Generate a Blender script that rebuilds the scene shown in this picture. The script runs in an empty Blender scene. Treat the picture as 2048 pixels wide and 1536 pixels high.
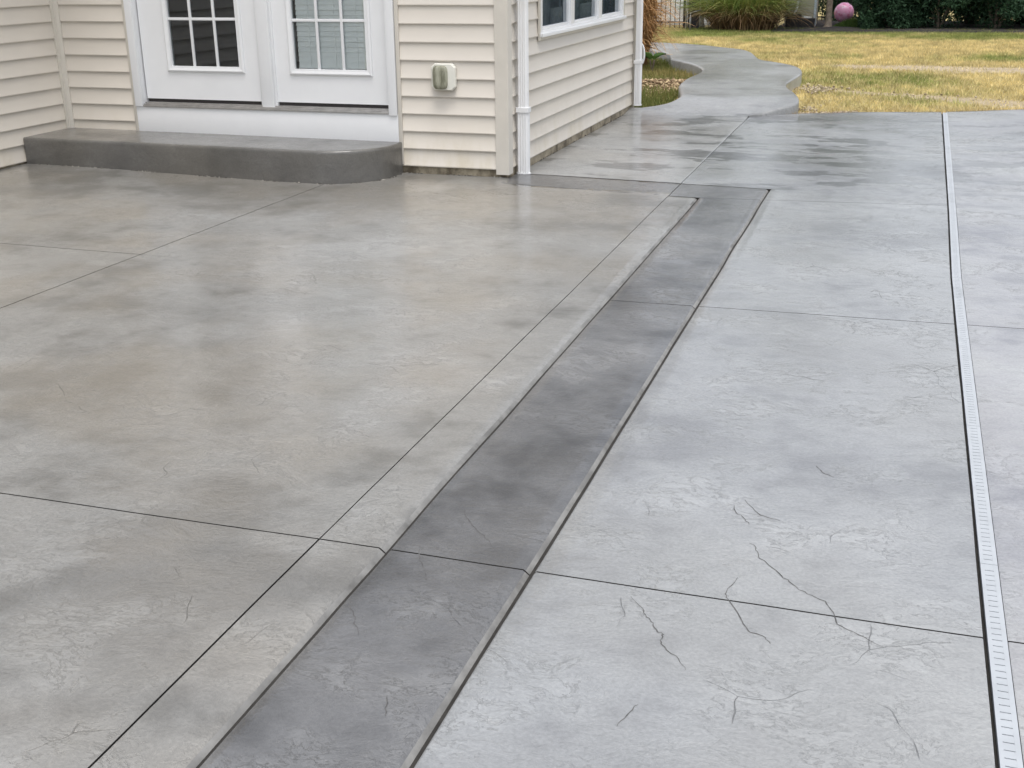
import bpy, bmesh, math, random
import numpy as np
from mathutils import Matrix, Vector

random.seed(7)
RNG = np.random.default_rng(7)
scene = bpy.context.scene
COL = scene.collection
rad = math.radians

# ------------------------------------------------------------------ camera
cam_d = bpy.data.cameras.new("camera")
cam = bpy.data.objects.new("camera", cam_d)
COL.objects.link(cam)
scene.camera = cam
cam_d.sensor_width = 36.0
cam_d.lens = 2335.28 / 2048 * 36.0
cam_d.clip_start = 0.05
cam_d.clip_end = 2000
YAW, PITCH, ROLL = -0.320744, 0.351052, 0.0115
fw = Vector((math.sin(YAW) * math.cos(PITCH), math.cos(YAW) * math.cos(PITCH), -math.sin(PITCH)))
r0 = Vector((math.cos(YAW), -math.sin(YAW), 0))
d0 = fw.cross(r0)
rt = math.cos(ROLL) * r0 + math.sin(ROLL) * d0
dn = -math.sin(ROLL) * r0 + math.cos(ROLL) * d0
m = Matrix((rt, -dn, -fw)).transposed().to_4x4()
m.translation = (0, 0, 1.52)
cam.matrix_world = m

# ------------------------------------------------------------------ sky, sun, exposure (overcast)
SUN_EL, SUN_AZ = rad(74), rad(150)      # azimuth clockwise from +Y
world = bpy.data.worlds.new("World")
scene.world = world
world.use_nodes = True
wt = world.node_tree
bg = wt.nodes["Background"]
sky = wt.nodes.new("ShaderNodeTexSky")
sky.sky_type = 'NISHITA'
sky.sun_disc = False
sky.sun_elevation = SUN_EL
sky.sun_rotation = SUN_AZ
sky.air_density = 1.0
sky.dust_density = 4.0
hs = wt.nodes.new("ShaderNodeHueSaturation")
hs.inputs["Saturation"].default_value = 0.32
wt.links.new(sky.outputs[0], hs.inputs["Color"])
wt.links.new(hs.outputs[0], bg.inputs["Color"])
bg.inputs["Strength"].default_value = 0.15
sun_d = bpy.data.lights.new("sun", 'SUN')
sun_d.energy = 0.8
sun_d.angle = rad(25)
sun_d.color = (1.0, 0.97, 0.93)
sun = bpy.data.objects.new("sun", sun_d)
COL.objects.link(sun)
sd = Vector((math.sin(SUN_AZ) * math.cos(SUN_EL), math.cos(SUN_AZ) * math.cos(SUN_EL), math.sin(SUN_EL)))
sun.rotation_euler = (-sd).to_track_quat('-Z', 'Y').to_euler()
scene.view_settings.view_transform = 'Standard'
scene.view_settings.look = 'None'
scene.view_settings.gamma = 1.0
scene.view_settings.use_curve_mapping = False
scene.view_settings.exposure = 0.72
scene.cycles.max_bounces = 6
scene.cycles.diffuse_bounces = 3
scene.cycles.glossy_bounces = 3
scene.cycles.transmission_bounces = 3
scene.cycles.transparent_max_bounces = 6

# ------------------------------------------------------------------ helpers
def tag(o, label=None, cat=None, group=None, kind=None):
    if label: o["label"] = label
    if cat: o["category"] = cat
    if group: o["group"] = group
    if kind: o["kind"] = kind
    return o

def link(o, parent=None):
    COL.objects.link(o)
    if parent is not None:
        o.parent = parent
    return o

def empty(name, loc=(0, 0, 0)):
    o = bpy.data.objects.new(name, None)
    o.empty_display_size = 0.1
    o.location = loc
    return link(o)

def data_of(name, verts, faces, mat, smooth=False):
    me = bpy.data.meshes.new(name)
    me.from_pydata([tuple(v) for v in verts], [], [tuple(f) for f in faces])
    me.materials.append(mat)
    if smooth:
        me.polygons.foreach_set("use_smooth", [True] * len(me.polygons))
    me.update()
    return me

def mesh(name, verts, faces, mat, parent=None, smooth=False, loc=(0, 0, 0)):
    o = bpy.data.objects.new(name, data_of(name, verts, faces, mat, smooth))
    o.location = loc
    return link(o, parent)

def place(name, me, parent, loc=(0, 0, 0), rot=(0, 0, 0)):
    o = bpy.data.objects.new(name, me)
    o.location = loc
    o.rotation_euler = rot
    return link(o, parent)

class MB:
    """collects pieces into one mesh"""
    def __init__(s): s.v = []; s.f = []
    def add(s, v, f):
        b = len(s.v); s.v += [tuple(p) for p in v]; s.f += [tuple(i + b for i in q) for q in f]; return s
    def box(s, x0, x1, y0, y1, z0, z1, bev=0.0):
        if bev <= 0:
            v = [(x, y, z) for x in (x0, x1) for y in (y0, y1) for z in (z0, z1)]
            return s.add(v, [(0, 1, 3, 2), (4, 6, 7, 5), (0, 4, 5, 1), (2, 3, 7, 6), (0, 2, 6, 4), (1, 5, 7, 3)])
        bm = bmesh.new()
        bmesh.ops.create_cube(bm, size=1)
        for q in bm.verts:
            q.co = (x0 + (q.co.x + .5) * (x1 - x0), y0 + (q.co.y + .5) * (y1 - y0), z0 + (q.co.z + .5) * (z1 - z0))
        bmesh.ops.bevel(bm, geom=bm.edges[:] + bm.verts[:], offset=bev, segments=2, affect='EDGES', profile=0.6)
        bm.verts.index_update()
        s.add([q.co[:] for q in bm.verts], [[w.index for w in f.verts] for f in bm.faces])
        bm.free()
        return s
    def tube(s, pts, radii, n=10, cap=True):
        pts = [Vector(p) for p in pts]
        if not hasattr(radii, '__len__'): radii = [radii] * len(pts)
        b = len(s.v); up = Vector((0.31, 0.17, 0.93))
        for i, p in enumerate(pts):
            t = (pts[min(i + 1, len(pts) - 1)] - pts[max(i - 1, 0)]).normalized()
            if abs(t.dot(up)) > 0.95: up = Vector((1, 0.1, 0))
            a = t.cross(up).normalized(); c = t.cross(a)
            up = -c if False else up
            for k in range(n):
                th = 2 * math.pi * k / n
                s.v.append(tuple(p + radii[i] * (math.cos(th) * a + math.sin(th) * c)))
        for i in range(len(pts) - 1):
            for k in range(n):
                s.f.append((b + i * n + k, b + i * n + (k + 1) % n, b + (i + 1) * n + (k + 1) % n, b + (i + 1) * n + k))
        if cap:
            s.f.append(tuple(b + k for k in range(n))[::-1])
            s.f.append(tuple(b + (len(pts) - 1) * n + k for k in range(n)))
        return s
    def prism(s, poly, axis, a, b_):
        """extrude a 2D polygon; axis 'x': poly=(y,z); 'y': poly=(x,z); 'z': poly=(x,y)"""
        n = len(poly)
        def P(p, t):
            return {'x': (t, p[0], p[1]), 'y': (p[0], t, p[1]), 'z': (p[0], p[1], t)}[axis]
        v = [P(p, a) for p in poly] + [P(p, b_) for p in poly]
        f = [tuple(range(n)), tuple(range(2 * n - 1, n - 1, -1))]
        f += [(i, n + i, n + (i + 1) % n, (i + 1) % n) for i in range(n)]
        return s.add(v, f)
    def data(s, name, mat, smooth=False):
        me = data_of(name, s.v, s.f, mat, smooth)
        bm = bmesh.new(); bm.from_mesh(me)
        bmesh.ops.recalc_face_normals(bm, faces=bm.faces)
        bm.to_mesh(me); bm.free()
        return me
    def build(s, name, mat, parent=None, smooth=False, loc=(0, 0, 0)):
        o = bpy.data.objects.new(name, s.data(name, mat, smooth))
        o.location = loc
        return link(o, parent)

def autosmooth(o, ang=40):
    me = o.data
    me.polygons.foreach_set("use_smooth", [True] * len(me.polygons))
    me.set_sharp_from_angle(angle=rad(ang))
    return o

def fast_mesh(name, V, F, mat, parent=None, cols=None):
    """V (n,3) array, F (m,k) array of one face size"""
    me = bpy.data.meshes.new(name)
    n, (mm, k) = len(V), F.shape
    me.vertices.add(n); me.vertices.foreach_set("co", np.asarray(V, np.float32).ravel())
    me.loops.add(mm * k); me.loops.foreach_set("vertex_index", F.astype(np.int32).ravel())
    me.polygons.add(mm)
    me.polygons.foreach_set("loop_start", np.arange(0, mm * k, k, dtype=np.int32))
    me.polygons.foreach_set("loop_total", np.full(mm, k, np.int32))
    if cols is not None:
        ca = me.color_attributes.new("tint", 'FLOAT_COLOR', 'POINT')
        c4 = np.ones((n, 4), np.float32); c4[:, :3] = cols
        ca.data.foreach_set("color", c4.ravel())
    me.materials.append(mat)
    me.update(calc_edges=True)
    o = bpy.data.objects.new(name, me)
    return link(o, parent)

# smooth value noise in numpy
_T = RNG.random((256, 256))
def vnoise(x, y):
    x = np.asarray(x, float); y = np.asarray(y, float)
    xi = np.floor(x).astype(int); yi = np.floor(y).astype(int)
    fx = x - xi; fy = y - yi
    fx = fx * fx * (3 - 2 * fx); fy = fy * fy * (3 - 2 * fy)
    g = lambda a, b: _T[a % 256, b % 256]
    return (g(xi, yi) * (1 - fx) + g(xi + 1, yi) * fx) * (1 - fy) + (g(xi, yi + 1) * (1 - fx) + g(xi + 1, yi + 1) * fx) * fy
def fbm(x, y, o=4):
    t = 0; a = .5
    for i in range(o):
        t = t + a * vnoise(x * 2 ** i + 17.3 * i, y * 2 ** i + 5.1 * i); a *= .5
    return t / (1 - .5 ** o)
def SS(t):
    t = np.clip(t, 0, 1); return t * t * (3 - 2 * t)

# ------------------------------------------------------------------ materials
class NT:
    def __init__(s, name):
        s.m = bpy.data.materials.new(name); s.m.use_nodes = True
        s.t = s.m.node_tree; s.p = s.t.nodes["Principled BSDF"]; s.pos = None
    def n(s, typ, **kw):
        o = s.t.nodes.new(typ)
        for k, v in kw.items():
            if k in o.inputs: s.set(o, k, v)
            else: setattr(o, k, v)
        return o
    def set(s, node, k, v):
        if isinstance(v, bpy.types.NodeSocket): s.t.links.new(v, node.inputs[k])
        else: node.inputs[k].default_value = v
    def P(s, **kw):
        for k, v in kw.items(): s.set(s.p, k.replace('_', ' '), v)
    def position(s):
        if s.pos is None: s.pos = s.n("ShaderNodeNewGeometry").outputs["Position"]
        return s.pos
    def map(s, scale=(1, 1, 1), rot=(0, 0, 0), vec=None, loc=(0, 0, 0)):
        o = s.n("ShaderNodeMapping")
        s.t.links.new(vec or s.position(), o.inputs["Vector"])
        o.inputs["Scale"].default_value = scale; o.inputs["Rotation"].default_value = rot; o.inputs["Location"].default_value = loc
        return o.outputs[0]
    def noise(s, scale, detail=4, rough=.55, vec=None, typ=None, dist=0.0):
        o = s.n("ShaderNodeTexNoise")
        if typ: o.noise_type = typ
        s.t.links.new(vec or s.position(), o.inputs["Vector"])
        o.inputs["Scale"].default_value = scale; o.inputs["Detail"].default_value = detail
        o.inputs["Roughness"].default_value = rough; o.inputs["Distortion"].default_value = dist
        return o.outputs["Fac"]
    def vec_noise(s, scale, detail=3):
        o = s.n("ShaderNodeTexNoise")
        s.t.links.new(s.position(), o.inputs["Vector"])
        o.inputs["Scale"].default_value = scale; o.inputs["Detail"].default_value = detail
        return o.outputs["Color"]
    def math(s, op, a, b=0.0, clamp=False):
        o = s.n("ShaderNodeMath", operation=op); o.use_clamp = clamp
        for i, v in ((0, a), (1, b)):
            if isinstance(v, bpy.types.NodeSocket): s.t.links.new(v, o.inputs[i])
            else: o.inputs[i].default_value = v
        return o.outputs[0]
    def rng(s, v, a, b, c=0.0, d=1.0, smooth=True):
        o = s.n("ShaderNodeMapRange"); o.interpolation_type = 'SMOOTHSTEP' if smooth else 'LINEAR'
        s.t.links.new(v, o.inputs[0])
        for i, q in zip((1, 2, 3, 4), (a, b, c, d)): o.inputs[i].default_value = q
        return o.outputs[0]
    def mix(s, f, a, b, blend='MIX'):
        o = s.n("ShaderNodeMix", data_type='RGBA', blend_type=blend)
        for i, v in ((0, f), (6, a), (7, b)):
            if isinstance(v, bpy.types.NodeSocket): s.t.links.new(v, o.inputs[i])
            else: o.inputs[i].default_value = v if i == 0 else (*v, 1)
        return o.outputs[2]
    def bump(s, h, strength=.5, dist=.01, normal=None):
        o = s.n("ShaderNodeBump")
        s.t.links.new(h, o.inputs["Height"])
        o.inputs["Strength"].default_value = strength; o.inputs["Distance"].default_value = dist
        if normal: s.t.links.new(normal, o.inputs["Normal"])
        return o.outputs[0]

def concrete(name, dark, mid, light, brown, brown_amt, wet=1.0, relief=1.0, puddle=False):
    t = NT(name)
    n1 = t.noise(.62, 3, .6)
    n2 = t.noise(3.1, 3, .62)
    nb = t.noise(.85, 3, .55, vec=t.map(loc=(11, 4, 0)))
    warp = t.n("ShaderNodeVectorMath", operation='MULTIPLY_ADD')
    t.t.links.new(t.vec_noise(2.6, 3), warp.inputs[0]); warp.inputs[1].default_value = (.26, .26, .26)
    t.t.links.new(t.position(), warp.inputs[2])
    wv = warp.outputs[0]
    # stamped slate skin: wrinkles, flake edges and grit
    n3 = t.noise(15, 5, .70, vec=t.map((.8, 1.5, 1), (0, 0, .35), vec=wv))
    n4 = t.noise(95, 2, .6)
    rmask = t.rng(n1, .45, .60)
    dev = t.math('ABSOLUTE', t.math('SUBTRACT', n3, .5))
    nick = t.math('MULTIPLY', t.rng(dev, .0, .022, 1, 0), t.rng(n2, .46, .60))
    wr = t.math('MULTIPLY', t.rng(t.math('ABSOLUTE', t.math('SUBTRACT', n3, .43)), 0, .035, 1, 0), rmask)
    vo = t.n("ShaderNodeTexVoronoi", feature='DISTANCE_TO_EDGE'); t.t.links.new(wv, vo.inputs["Vector"]); vo.inputs["Scale"].default_value = 2.0
    cre = t.rng(vo.outputs["Distance"], .0, .0032, 1, 0)
    cre = t.math('MULTIPLY', cre, t.rng(n2, .50, .58))
    cre = t.math('MULTIPLY', cre, t.rng(nb, .47, .55))
    # colour
    f = t.math('ADD', t.math('MULTIPLY', n1, .62), t.math('MULTIPLY', n2, .38))
    c = t.mix(t.rng(f, .40, .51), dark, mid)
    c = t.mix(t.rng(f, .5, .60), c, light)
    c = t.mix(t.math('MULTIPLY', t.rng(nb, .42, .64), brown_amt), c, brown)
    # antiquing: dark release colour lodged in the stamped recesses
    rec = t.rng(n3, .30, .50, .90, 1.0)
    rec = t.math('MULTIPLY', rec, t.rng(n3, .56, .70, 1.0, 1.06))
    rec = t.math('MULTIPLY', rec, t.rng(n4, .3, .7, .92, 1.08))
    rec = t.math('SUBTRACT', rec, t.math('MULTIPLY', t.math('MULTIPLY', nick, rmask), .17 * relief))
    rec = t.math('SUBTRACT', rec, t.math('MULTIPLY', wr, .09 * relief))
    rec = t.math('SUBTRACT', rec, t.math('MULTIPLY', cre, .40))
    sc = t.n("ShaderNodeVectorMath", operation='SCALE'); t.t.links.new(c, sc.inputs[0])
    w = t.rng(nb, .40, .58)
    cr = t.rng(w, 0, 1, .15, .06)
    blend = .26 * relief
    if puddle:
        # standing water film on the far slab; dark tree reflections put into its colour
        sp = t.n("ShaderNodeSeparateXYZ"); t.t.links.new(t.position(), sp.inputs[0])
        far_ = t.math('MULTIPLY', t.rng(sp.outputs[1], 6.5, 9.0), t.rng(sp.outputs[1], 11.6, 12.6, 1.0, .0))
        pd = t.math('MULTIPLY', t.rng(t.noise(1.5, 4, .68, vec=t.map((.6, 1.3, 1), loc=(5, 2, 0))), .51, .55), far_)
        rec = t.math('MULTIPLY', rec, t.rng(pd, 0, 1, 1, .52))  # wet darkening plus reflected dark trees, both painted into the base colour
        cr = t.math('MULTIPLY', cr, t.rng(pd, 0, 1, 1, .2))
        blend = t.rng(pd, 0, 1, .26 * relief, .08)
    t.t.links.new(rec, sc.inputs["Scale"])
    t.set(t.p, "Base Color", sc.outputs[0])
    t.P(Roughness=t.rng(n2, .3, .7, .44, .30))
    t.set(t.p, "Specular IOR Level", .5)
    t.set(t.p, "Coat Weight", t.math('MULTIPLY', t.math('ADD', t.math('MULTIPLY', w, .4), .6), wet))
    t.set(t.p, "Coat Roughness", cr)
    t.set(t.p, "Coat IOR", 1.45)
    h = t.math('ADD', n3, t.math('MULTIPLY', n4, .10))
    h = t.math('SUBTRACT', h, t.math('MULTIPLY', nick, .22 * relief))
    h = t.math('SUBTRACT', h, t.math('MULTIPLY', cre, .5))
    bn = t.bump(h, min(1.0, .7 * relief), .011)
    t.set(t.p, "Normal", bn)
    gn = t.pos.node.outputs["Normal"]
    mx = t.n("ShaderNodeMix", data_type='VECTOR')
    t.set(mx, 0, blend); t.t.links.new(gn, mx.inputs[4]); t.t.links.new(bn, mx.inputs[5])
    nn = t.n("ShaderNodeVectorMath", operation='NORMALIZE'); t.t.links.new(mx.outputs[1], nn.inputs[0])
    t.set(t.p, "Coat Normal", nn.outputs[0])
    return t.m

M = {}
M['patio'] = concrete("patio_concrete", (.135, .132, .122), (.225, .222, .21), (.285, .284, .275), (.225, .20, .16), .5)
M['cool'] = concrete("cool_concrete", (.19, .197, .206), (.27, .28, .288), (.325, .335, .342), (.265, .265, .25), .35, puddle=True)
M['band'] = concrete("border_concrete", (.052, .053, .055), (.115, .117, .120), (.19, .192, .194), (.15, .144, .134), .35, relief=1.1)
M['far'] = concrete("pale_concrete", (.20, .205, .225), (.31, .315, .33), (.37, .38, .385), (.32, .31, .295), .3, puddle=True)
M["path"] = concrete("path_concrete", (.225, .23, .23), (.305, .31, .308), (.35, .355, .352), (.205, .195, .168), .3, wet=.75, relief=1.0, puddle=True)
M['step'] = concrete("step_concrete", (.075, .074, .070), (.115, .112, .106), (.15, .146, .138), (.12, .11, .09), .4, wet=.7, relief=.75)

def simple(name, col, rough=.5, var=.06, scale=8, spec=.5, metal=0, bump=0, bscale=40, col2=None, c2range=(.5, .7)):
    t = NT(name)
    n = t.noise(scale, 5, .6)
    a = tuple(max(0, c * (1 - var)) for c in col); b = tuple(c * (1 + var) for c in col)
    c = t.mix(t.rng(n, .3, .7), a, b)
    if col2:
        c = t.mix(t.rng(t.noise(scale * .4, 5, .65, vec=t.map(loc=(4, 8, 1))), *c2range), c, col2)
    t.set(t.p, "Base Color", c)
    t.P(Roughness=rough, Metallic=metal)
    t.set(t.p, "Specular IOR Level", spec)
    if bump: t.set(t.p, "Normal", t.bump(t.noise(bscale, 5, .6), bump, .004))
    return t.m

def siding_mat(name, col, dirt):
    t = NT(name)
    c = t.mix(t.rng(t.noise(1.6, 4), .3, .7), tuple(v * .97 for v in col), tuple(v * 1.03 for v in col))
    # mildew and splash dirt near the ground: a stain that sits on the boards
    z = t.n("ShaderNodeSeparateXYZ"); t.t.links.new(t.position(), z.inputs[0])
    d = t.rng(z.outputs[2], .03, .5, 1, 0)
    d = t.math('MULTIPLY', d, t.rng(t.noise(5, 6, .65, vec=t.map((1, 1, .35))), .40, .75))
    c = t.mix(t.math('MULTIPLY', d, dirt), c, (.42, .36, .22))
    t.set(t.p, "Base Color", c)
    t.P(Roughness=.42)
    g = t.math('ADD', t.noise(22, 4, .7, vec=t.map((1, 1, 9))), t.math('MULTIPLY', t.noise(2.5, 2, .5), 3.0))
    t.set(t.p, "Normal", t.bump(g, .12, .003))
    return t.m

M['siding'] = siding_mat("beige_vinyl", (.608, .565, .500), .45)
M['trim'] = simple("beige_trim", (.615, .58, .515), .4, .03)
M['white'] = simple("white_paint", (.80, .81, .82), .35, .02, 3)
M['whiteout'] = simple("white_aluminium", (.78, .785, .79), .32, .03, 5, col2=(.70, .69, .67), c2range=(.55, .8))
M['alu'] = simple("threshold_metal", (.42, .41, .40), .35, .12, 14, metal=.6)
M['gap'] = simple("dark_gap", (.012, .012, .012), .9)
M['rubber'] = simple("dark_rubber", (.03, .026, .026), .7)
M['found'] = simple("foundation_concrete", (.36, .31, .225), .85, .25, 16, bump=.8, bscale=60, col2=(.13, .105, .07), c2range=(.48, .68))
M['dirtyvent'] = None
t = NT("weathered_vent_plastic")
c = t.mix(t.rng(t.noise(14, 6, .65, vec=t.map((1.6, 1, .35))), .34, .6), (.15, .15, .10), (.36, .36, .28))
c = t.mix(t.rng(t.noise(30, 4, .6, vec=t.map((2, 1, .2))), .6, .72), c, (.50, .48, .40))
t.set(t.p, "Base Color", c); t.P(Roughness=.55)
M['dirtyvent'] = t.m
M['ventplate'] = simple("vent_plate_plastic", (.74, .73, .66), .45, .04, 10)
M['drain'] = simple("grey_drain_plastic", (.38, .405, .43), .5, .05, 9, col2=(.30, .32, .34), c2range=(.55, .8))
M['interior'] = simple("interior_dark", (.10, .095, .09), .8)
M['ifloor'] = simple("interior_floor", (.10, .07, .05), .5)
M['curtain'] = simple("grey_curtain", (.55, .58, .62), .8)
M['shelf'] = simple("pale_shelf", (.75, .79, .80), .5)
M['blind'] = simple("blind_slat", (.95, .96, .955), .5, .02)
M['black'] = simple("black_metal", (.012, .012, .014), .45)
M['navy'] = simple("navy_panel", (.015, .016, .028), .5)
M['steel'] = simple("galvanised_steel", (.32, .33, .34), .4, .1, 20, metal=.7)
M['whiteboard'] = simple("white_vinyl", (.90, .91, .92), .5, .03)
M['beigewall'] = simple("beige_shed_wall", (.44, .42, .34), .6, .05)
M['bluewhite'] = simple("pale_blue_trim", (.55, .63, .70), .5)
M['redband'] = simple("rust_band", (.22, .06, .04), .6)
M['roof'] = simple("roof_shingle", (.10, .095, .09), .9, .2, 30)
M['bark'] = simple("tree_bark", (.20, .165, .13), .9, .3, 18, bump=1, bscale=25)
M['barkgrey'] = simple("grey_bark", (.21, .21, .18), .9, .3, 18, bump=1, bscale=25)
M['mulch'] = simple("dark_mulch", (.022, .018, .018), .95, .5, 30, bump=1, bscale=30)
M['crease'] = simple("crease_grime", (.085, .084, .082), .7, .35, 40)
M['edge'] = simple("tooled_edge_concrete", (.20, .198, .19), .5, .25, 9, bump=.6, bscale=35, col2=(.10, .097, .09), c2range=(.5, .7))
M['soil'] = simple("soil_base", (.025, .023, .02), .95, .3, 20)

def tint_mat(name, rough=.7, trans=.0):
    t = NT(name)
    a = t.n("ShaderNodeAttribute", attribute_name="tint")
    t.set(t.p, "Base Color", a.outputs["Color"])
    t.P(Roughness=rough)
    t.set(t.p, "Specular IOR Level", .25)
    if trans:
        tr = t.n("ShaderNodeBsdfTranslucent"); t.t.links.new(a.outputs["Color"], tr.inputs["Color"])
        mx = t.n("ShaderNodeMixShader"); mx.inputs[0].default_value = trans
        t.t.links.new(t.p.outputs[0], mx.inputs[1]); t.t.links.new(tr.outputs[0], mx.inputs[2])
        t.t.links.new(mx.outputs[0], t.t.nodes["Material Output"].inputs["Surface"])
    return t.m
M['leaf'] = tint_mat("foliage", .65, .25)
M['dry'] = tint_mat("dry_blades", .75, .15)
M['clod'] = tint_mat("loose_soil", .95)

t = NT("window_glass")
fr = t.n("ShaderNodeFresnel"); fr.inputs["IOR"].default_value = 1.52
fac = t.math('MULTIPLY_ADD', fr.outputs[0], 1.25); fac.node.inputs[2].default_value = .02
tr = t.n("ShaderNodeBsdfTransparent"); tr.inputs[0].default_value = (.93, .97, .965, 1)
gl = t.n("ShaderNodeBsdfGlossy"); gl.inputs["Roughness"].default_value = .012; gl.inputs[0].default_value = (.9, .95, 1, 1)
mx = t.n("ShaderNodeMixShader")
t.t.links.new(fac, mx.inputs[0]); t.t.links.new(tr.outputs[0], mx.inputs[1]); t.t.links.new(gl.outputs[0], mx.inputs[2])
t.t.links.new(mx.outputs[0], t.t.nodes["Material Output"].inputs["Surface"])
M['glass'] = t.m
t = NT("insect_screen")
tr = t.n("ShaderNodeBsdfTransparent"); df = t.n("ShaderNodeBsdfDiffuse"); df.inputs[0].default_value = (.36, .41, .48, 1)
mx = t.n("ShaderNodeMixShader"); mx.inputs[0].default_value = .38
t.t.links.new(tr.outputs[0], mx.inputs[1]); t.t.links.new(df.outputs[0], mx.inputs[2])
t.t.links.new(mx.outputs[0], t.t.nodes["Material Output"].inputs["Surface"])
M['screen'] = t.m

t = NT("lawn_soil")
at = t.n("ShaderNodeAttribute", attribute_name="tint")
c = t.mix(t.rng(t.noise(25, 4, .6), .45, .75), at.outputs["Color"], (.20, .17, .09))
t.set(t.p, "Base Color", c); t.P(Roughness=.95)
t.set(t.p, "Normal", t.bump(t.noise(40, 4, .7), .8, .02))
M['lawn'] = t.m
t = NT("pink_ball_vinyl")
c = t.mix(t.rng(t.noise(9, 4, .6), .52, .6), (.90, .45, .68), (.80, .26, .46))
c = t.mix(t.rng(t.noise(14, 3, .6, vec=t.map(loc=(3, 3, 3))), .60, .64), c, (.92, .72, .84))
t.set(t.p, "Base Color", c); t.P(Roughness=.3)
M['ball'] = t.m

# ------------------------------------------------------------------ ground levels
def zg(x, y):
    return .04 * SS((-x - 3.9) / 2.4) * SS((y - 4.3) / 2.7)
def zpath(y):
    return .118 * SS((y - 11.72) / 1.0)

# path outline (world metres)
PL = [(-2.586, 12.106), (-2.442, 12.208), (-2.335, 12.324), (-2.274, 12.531), (-2.301, 12.762), (-2.438, 13.408), (-2.496, 13.845), (-2.525, 14.504), (-2.5, 15.031), (-2.512, 15.442), (-2.601, 15.861), (-2.801, 16.36), (-3.054, 16.802), (-3.227, 17.113), (-3.408, 17.9), (-3.582, 18.357), (-3.785, 18.627), (-4.3, 18.75), (-5.2, 18.8), (-7.0, 18.9)]
PR = [(-1.464, 11.925), (-1.343, 12.015), (-1.162, 12.223), (-1.07, 12.333), (-1.028, 12.448), (-1.044, 12.667), (-1.127, 13.119), (-1.249, 13.61), (-1.302, 13.984), (-1.303, 14.271), (-1.268, 14.889), (-1.256, 15.416), (-1.326, 15.999), (-1.465, 16.46), (-1.721, 16.887), (-1.975, 17.257), (-2.125, 17.849), (-2.264, 18.488), (-2.467, 19.06), (-2.825, 19.481), (-3.333, 20.02), (-3.984, 20.395), (-5.2, 20.75), (-7.0, 20.9)]
def smooth_line(P, n=6):
    P = np.array(P); out = []
    for i in range(len(P) - 1):
        p0, p1, p2, p3 = P[max(i - 1, 0)], P[i], P[i + 1], P[min(i + 2, len(P) - 1)]
        for k in range(n):
            t = k / n
            out.append(.5 * ((2 * p1) + (-p0 + p2) * t + (2 * p0 - 5 * p1 + 4 * p2 - p3) * t * t + (-p0 + 3 * p1 - 3 * p2 + p3) * t ** 3))
    out.append(P[-1]); return np.array(out)
PLs, PRs = smooth_line(PL), smooth_line(PR)
POLY_PATH = np.vstack([[(-2.75, 8.2), (-1.44, 8.2)], PRs, PLs[::-1], [(-2.75, 12.1)]])
FAR_X = [-1.46, -1.41, -.974, -.518, .37, 1.16, 6.0]
FAR_Y = [11.99, 12.06, 12.33, 12.538, 12.79, 13.15, 15.1]
POLY_PATIO = np.array([(-6.6, -1), (6, -1), (6, 15.1), (1.16, 13.15), (.37, 12.79), (-.518, 12.538), (-1.41, 12.06), (-1.46, 8.2), (-6.6, 8.2)])
def inside(poly, x, y):
    r = np.zeros(len(x), bool); n = len(poly)
    for i in range(n):
        x1, y1 = poly[i]; x2, y2 = poly[(i + 1) % n]
        if y1 == y2: continue
        c = ((y1 > y) != (y2 > y)) & (x < (x2 - x1) * (y - y1) / (y2 - y1) + x1)
        r ^= c
    return r

def seg_dist(x, y, P):
    P = np.array(P); d = np.full(len(x), 1e9)
    for a, b in zip(P[:-1], P[1:]):
        ab = b - a; t = np.clip(((x - a[0]) * ab[0] + (y - a[1]) * ab[1]) / (ab @ ab), 0, 1)
        d = np.minimum(d, np.hypot(x - a[0] - t * ab[0], y - a[1] - t * ab[1]))
    return d

# ------------------------------------------------------------------ lawn sheet
TR1 = [(-1.3, 18.25), (-.5, 18.1), (.6, 18.0), (1.6, 17.9), (3.5, 17.8), (6.5, 17.7)]
TR2 = [(-1.15, 15.0), (-.6, 14.75), (0, 14.5), (.5, 14.25), (1.0, 13.95), (1.7, 13.75), (3.0, 13.9)]
def zlawn(x, y):
    return -.035 + .02 * (fbm(x * .8, y * .8) - .5) - .08 * SS((np.asarray(y) - 19) / 8)
def bare(x, y):
    d1 = seg_dist(x, y, smooth_line(TR1, 4)); d2 = seg_dist(x, y, smooth_line(TR2, 4))
    w1 = np.interp(x, [-1.5, -.9, -.2, 1.6, 6], [.05, .26, .42, .60, .62]); w2 = np.interp(x, [-1.2, 0, 1, 2], [.10, .16, .34, .42])
    j = fbm(x * 2.3, y * 4, 3)
    b1 = SS(1.5 - d1 / w1 * (.55 + .9 * j)) * SS((x + 1.6) / .8); b2 = SS(1.5 - d2 / w2 * (.5 + 1.0 * j))
    return np.maximum(b1, b2 * .9)
gx = np.concatenate([[-400, -120, -40, -15], np.arange(-9, 9.01, .1), [15, 40, 120, 400]])
gy = np.concatenate([[-300, -60, -10, 0, 8], np.arange(11, 32.01, .1), [45, 90, 200, 500]])
GX, GY = np.meshgrid(gx, gy); GX, GY = GX.ravel(), GY.ravel()
V = np.stack([GX, GY, zlawn(GX, GY)], 1)
nx, ny = len(gx), len(gy)
I = np.arange(nx * ny).reshape(ny, nx)
F = np.stack([I[:-1, :-1].ravel(), I[:-1, 1:].ravel(), I[1:, 1:].ravel(), I[1:, :-1].ravel()], 1)
br_ = bare(GX, GY)
tc = np.array((.36, .29, .12))[None] * (.6 + .8 * vnoise(GX * 9, GY * 9))[:, None]
tr_c = np.array((.44, .355, .245))[None] * (.72 + .5 * fbm(GX * 3, GY * 9, 3))[:, None]
tc = tc * (1 - br_[:, None]) + tr_c * br_[:, None]
o = fast_mesh("lawn", V, F, M['lawn'], cols=tc)
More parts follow.
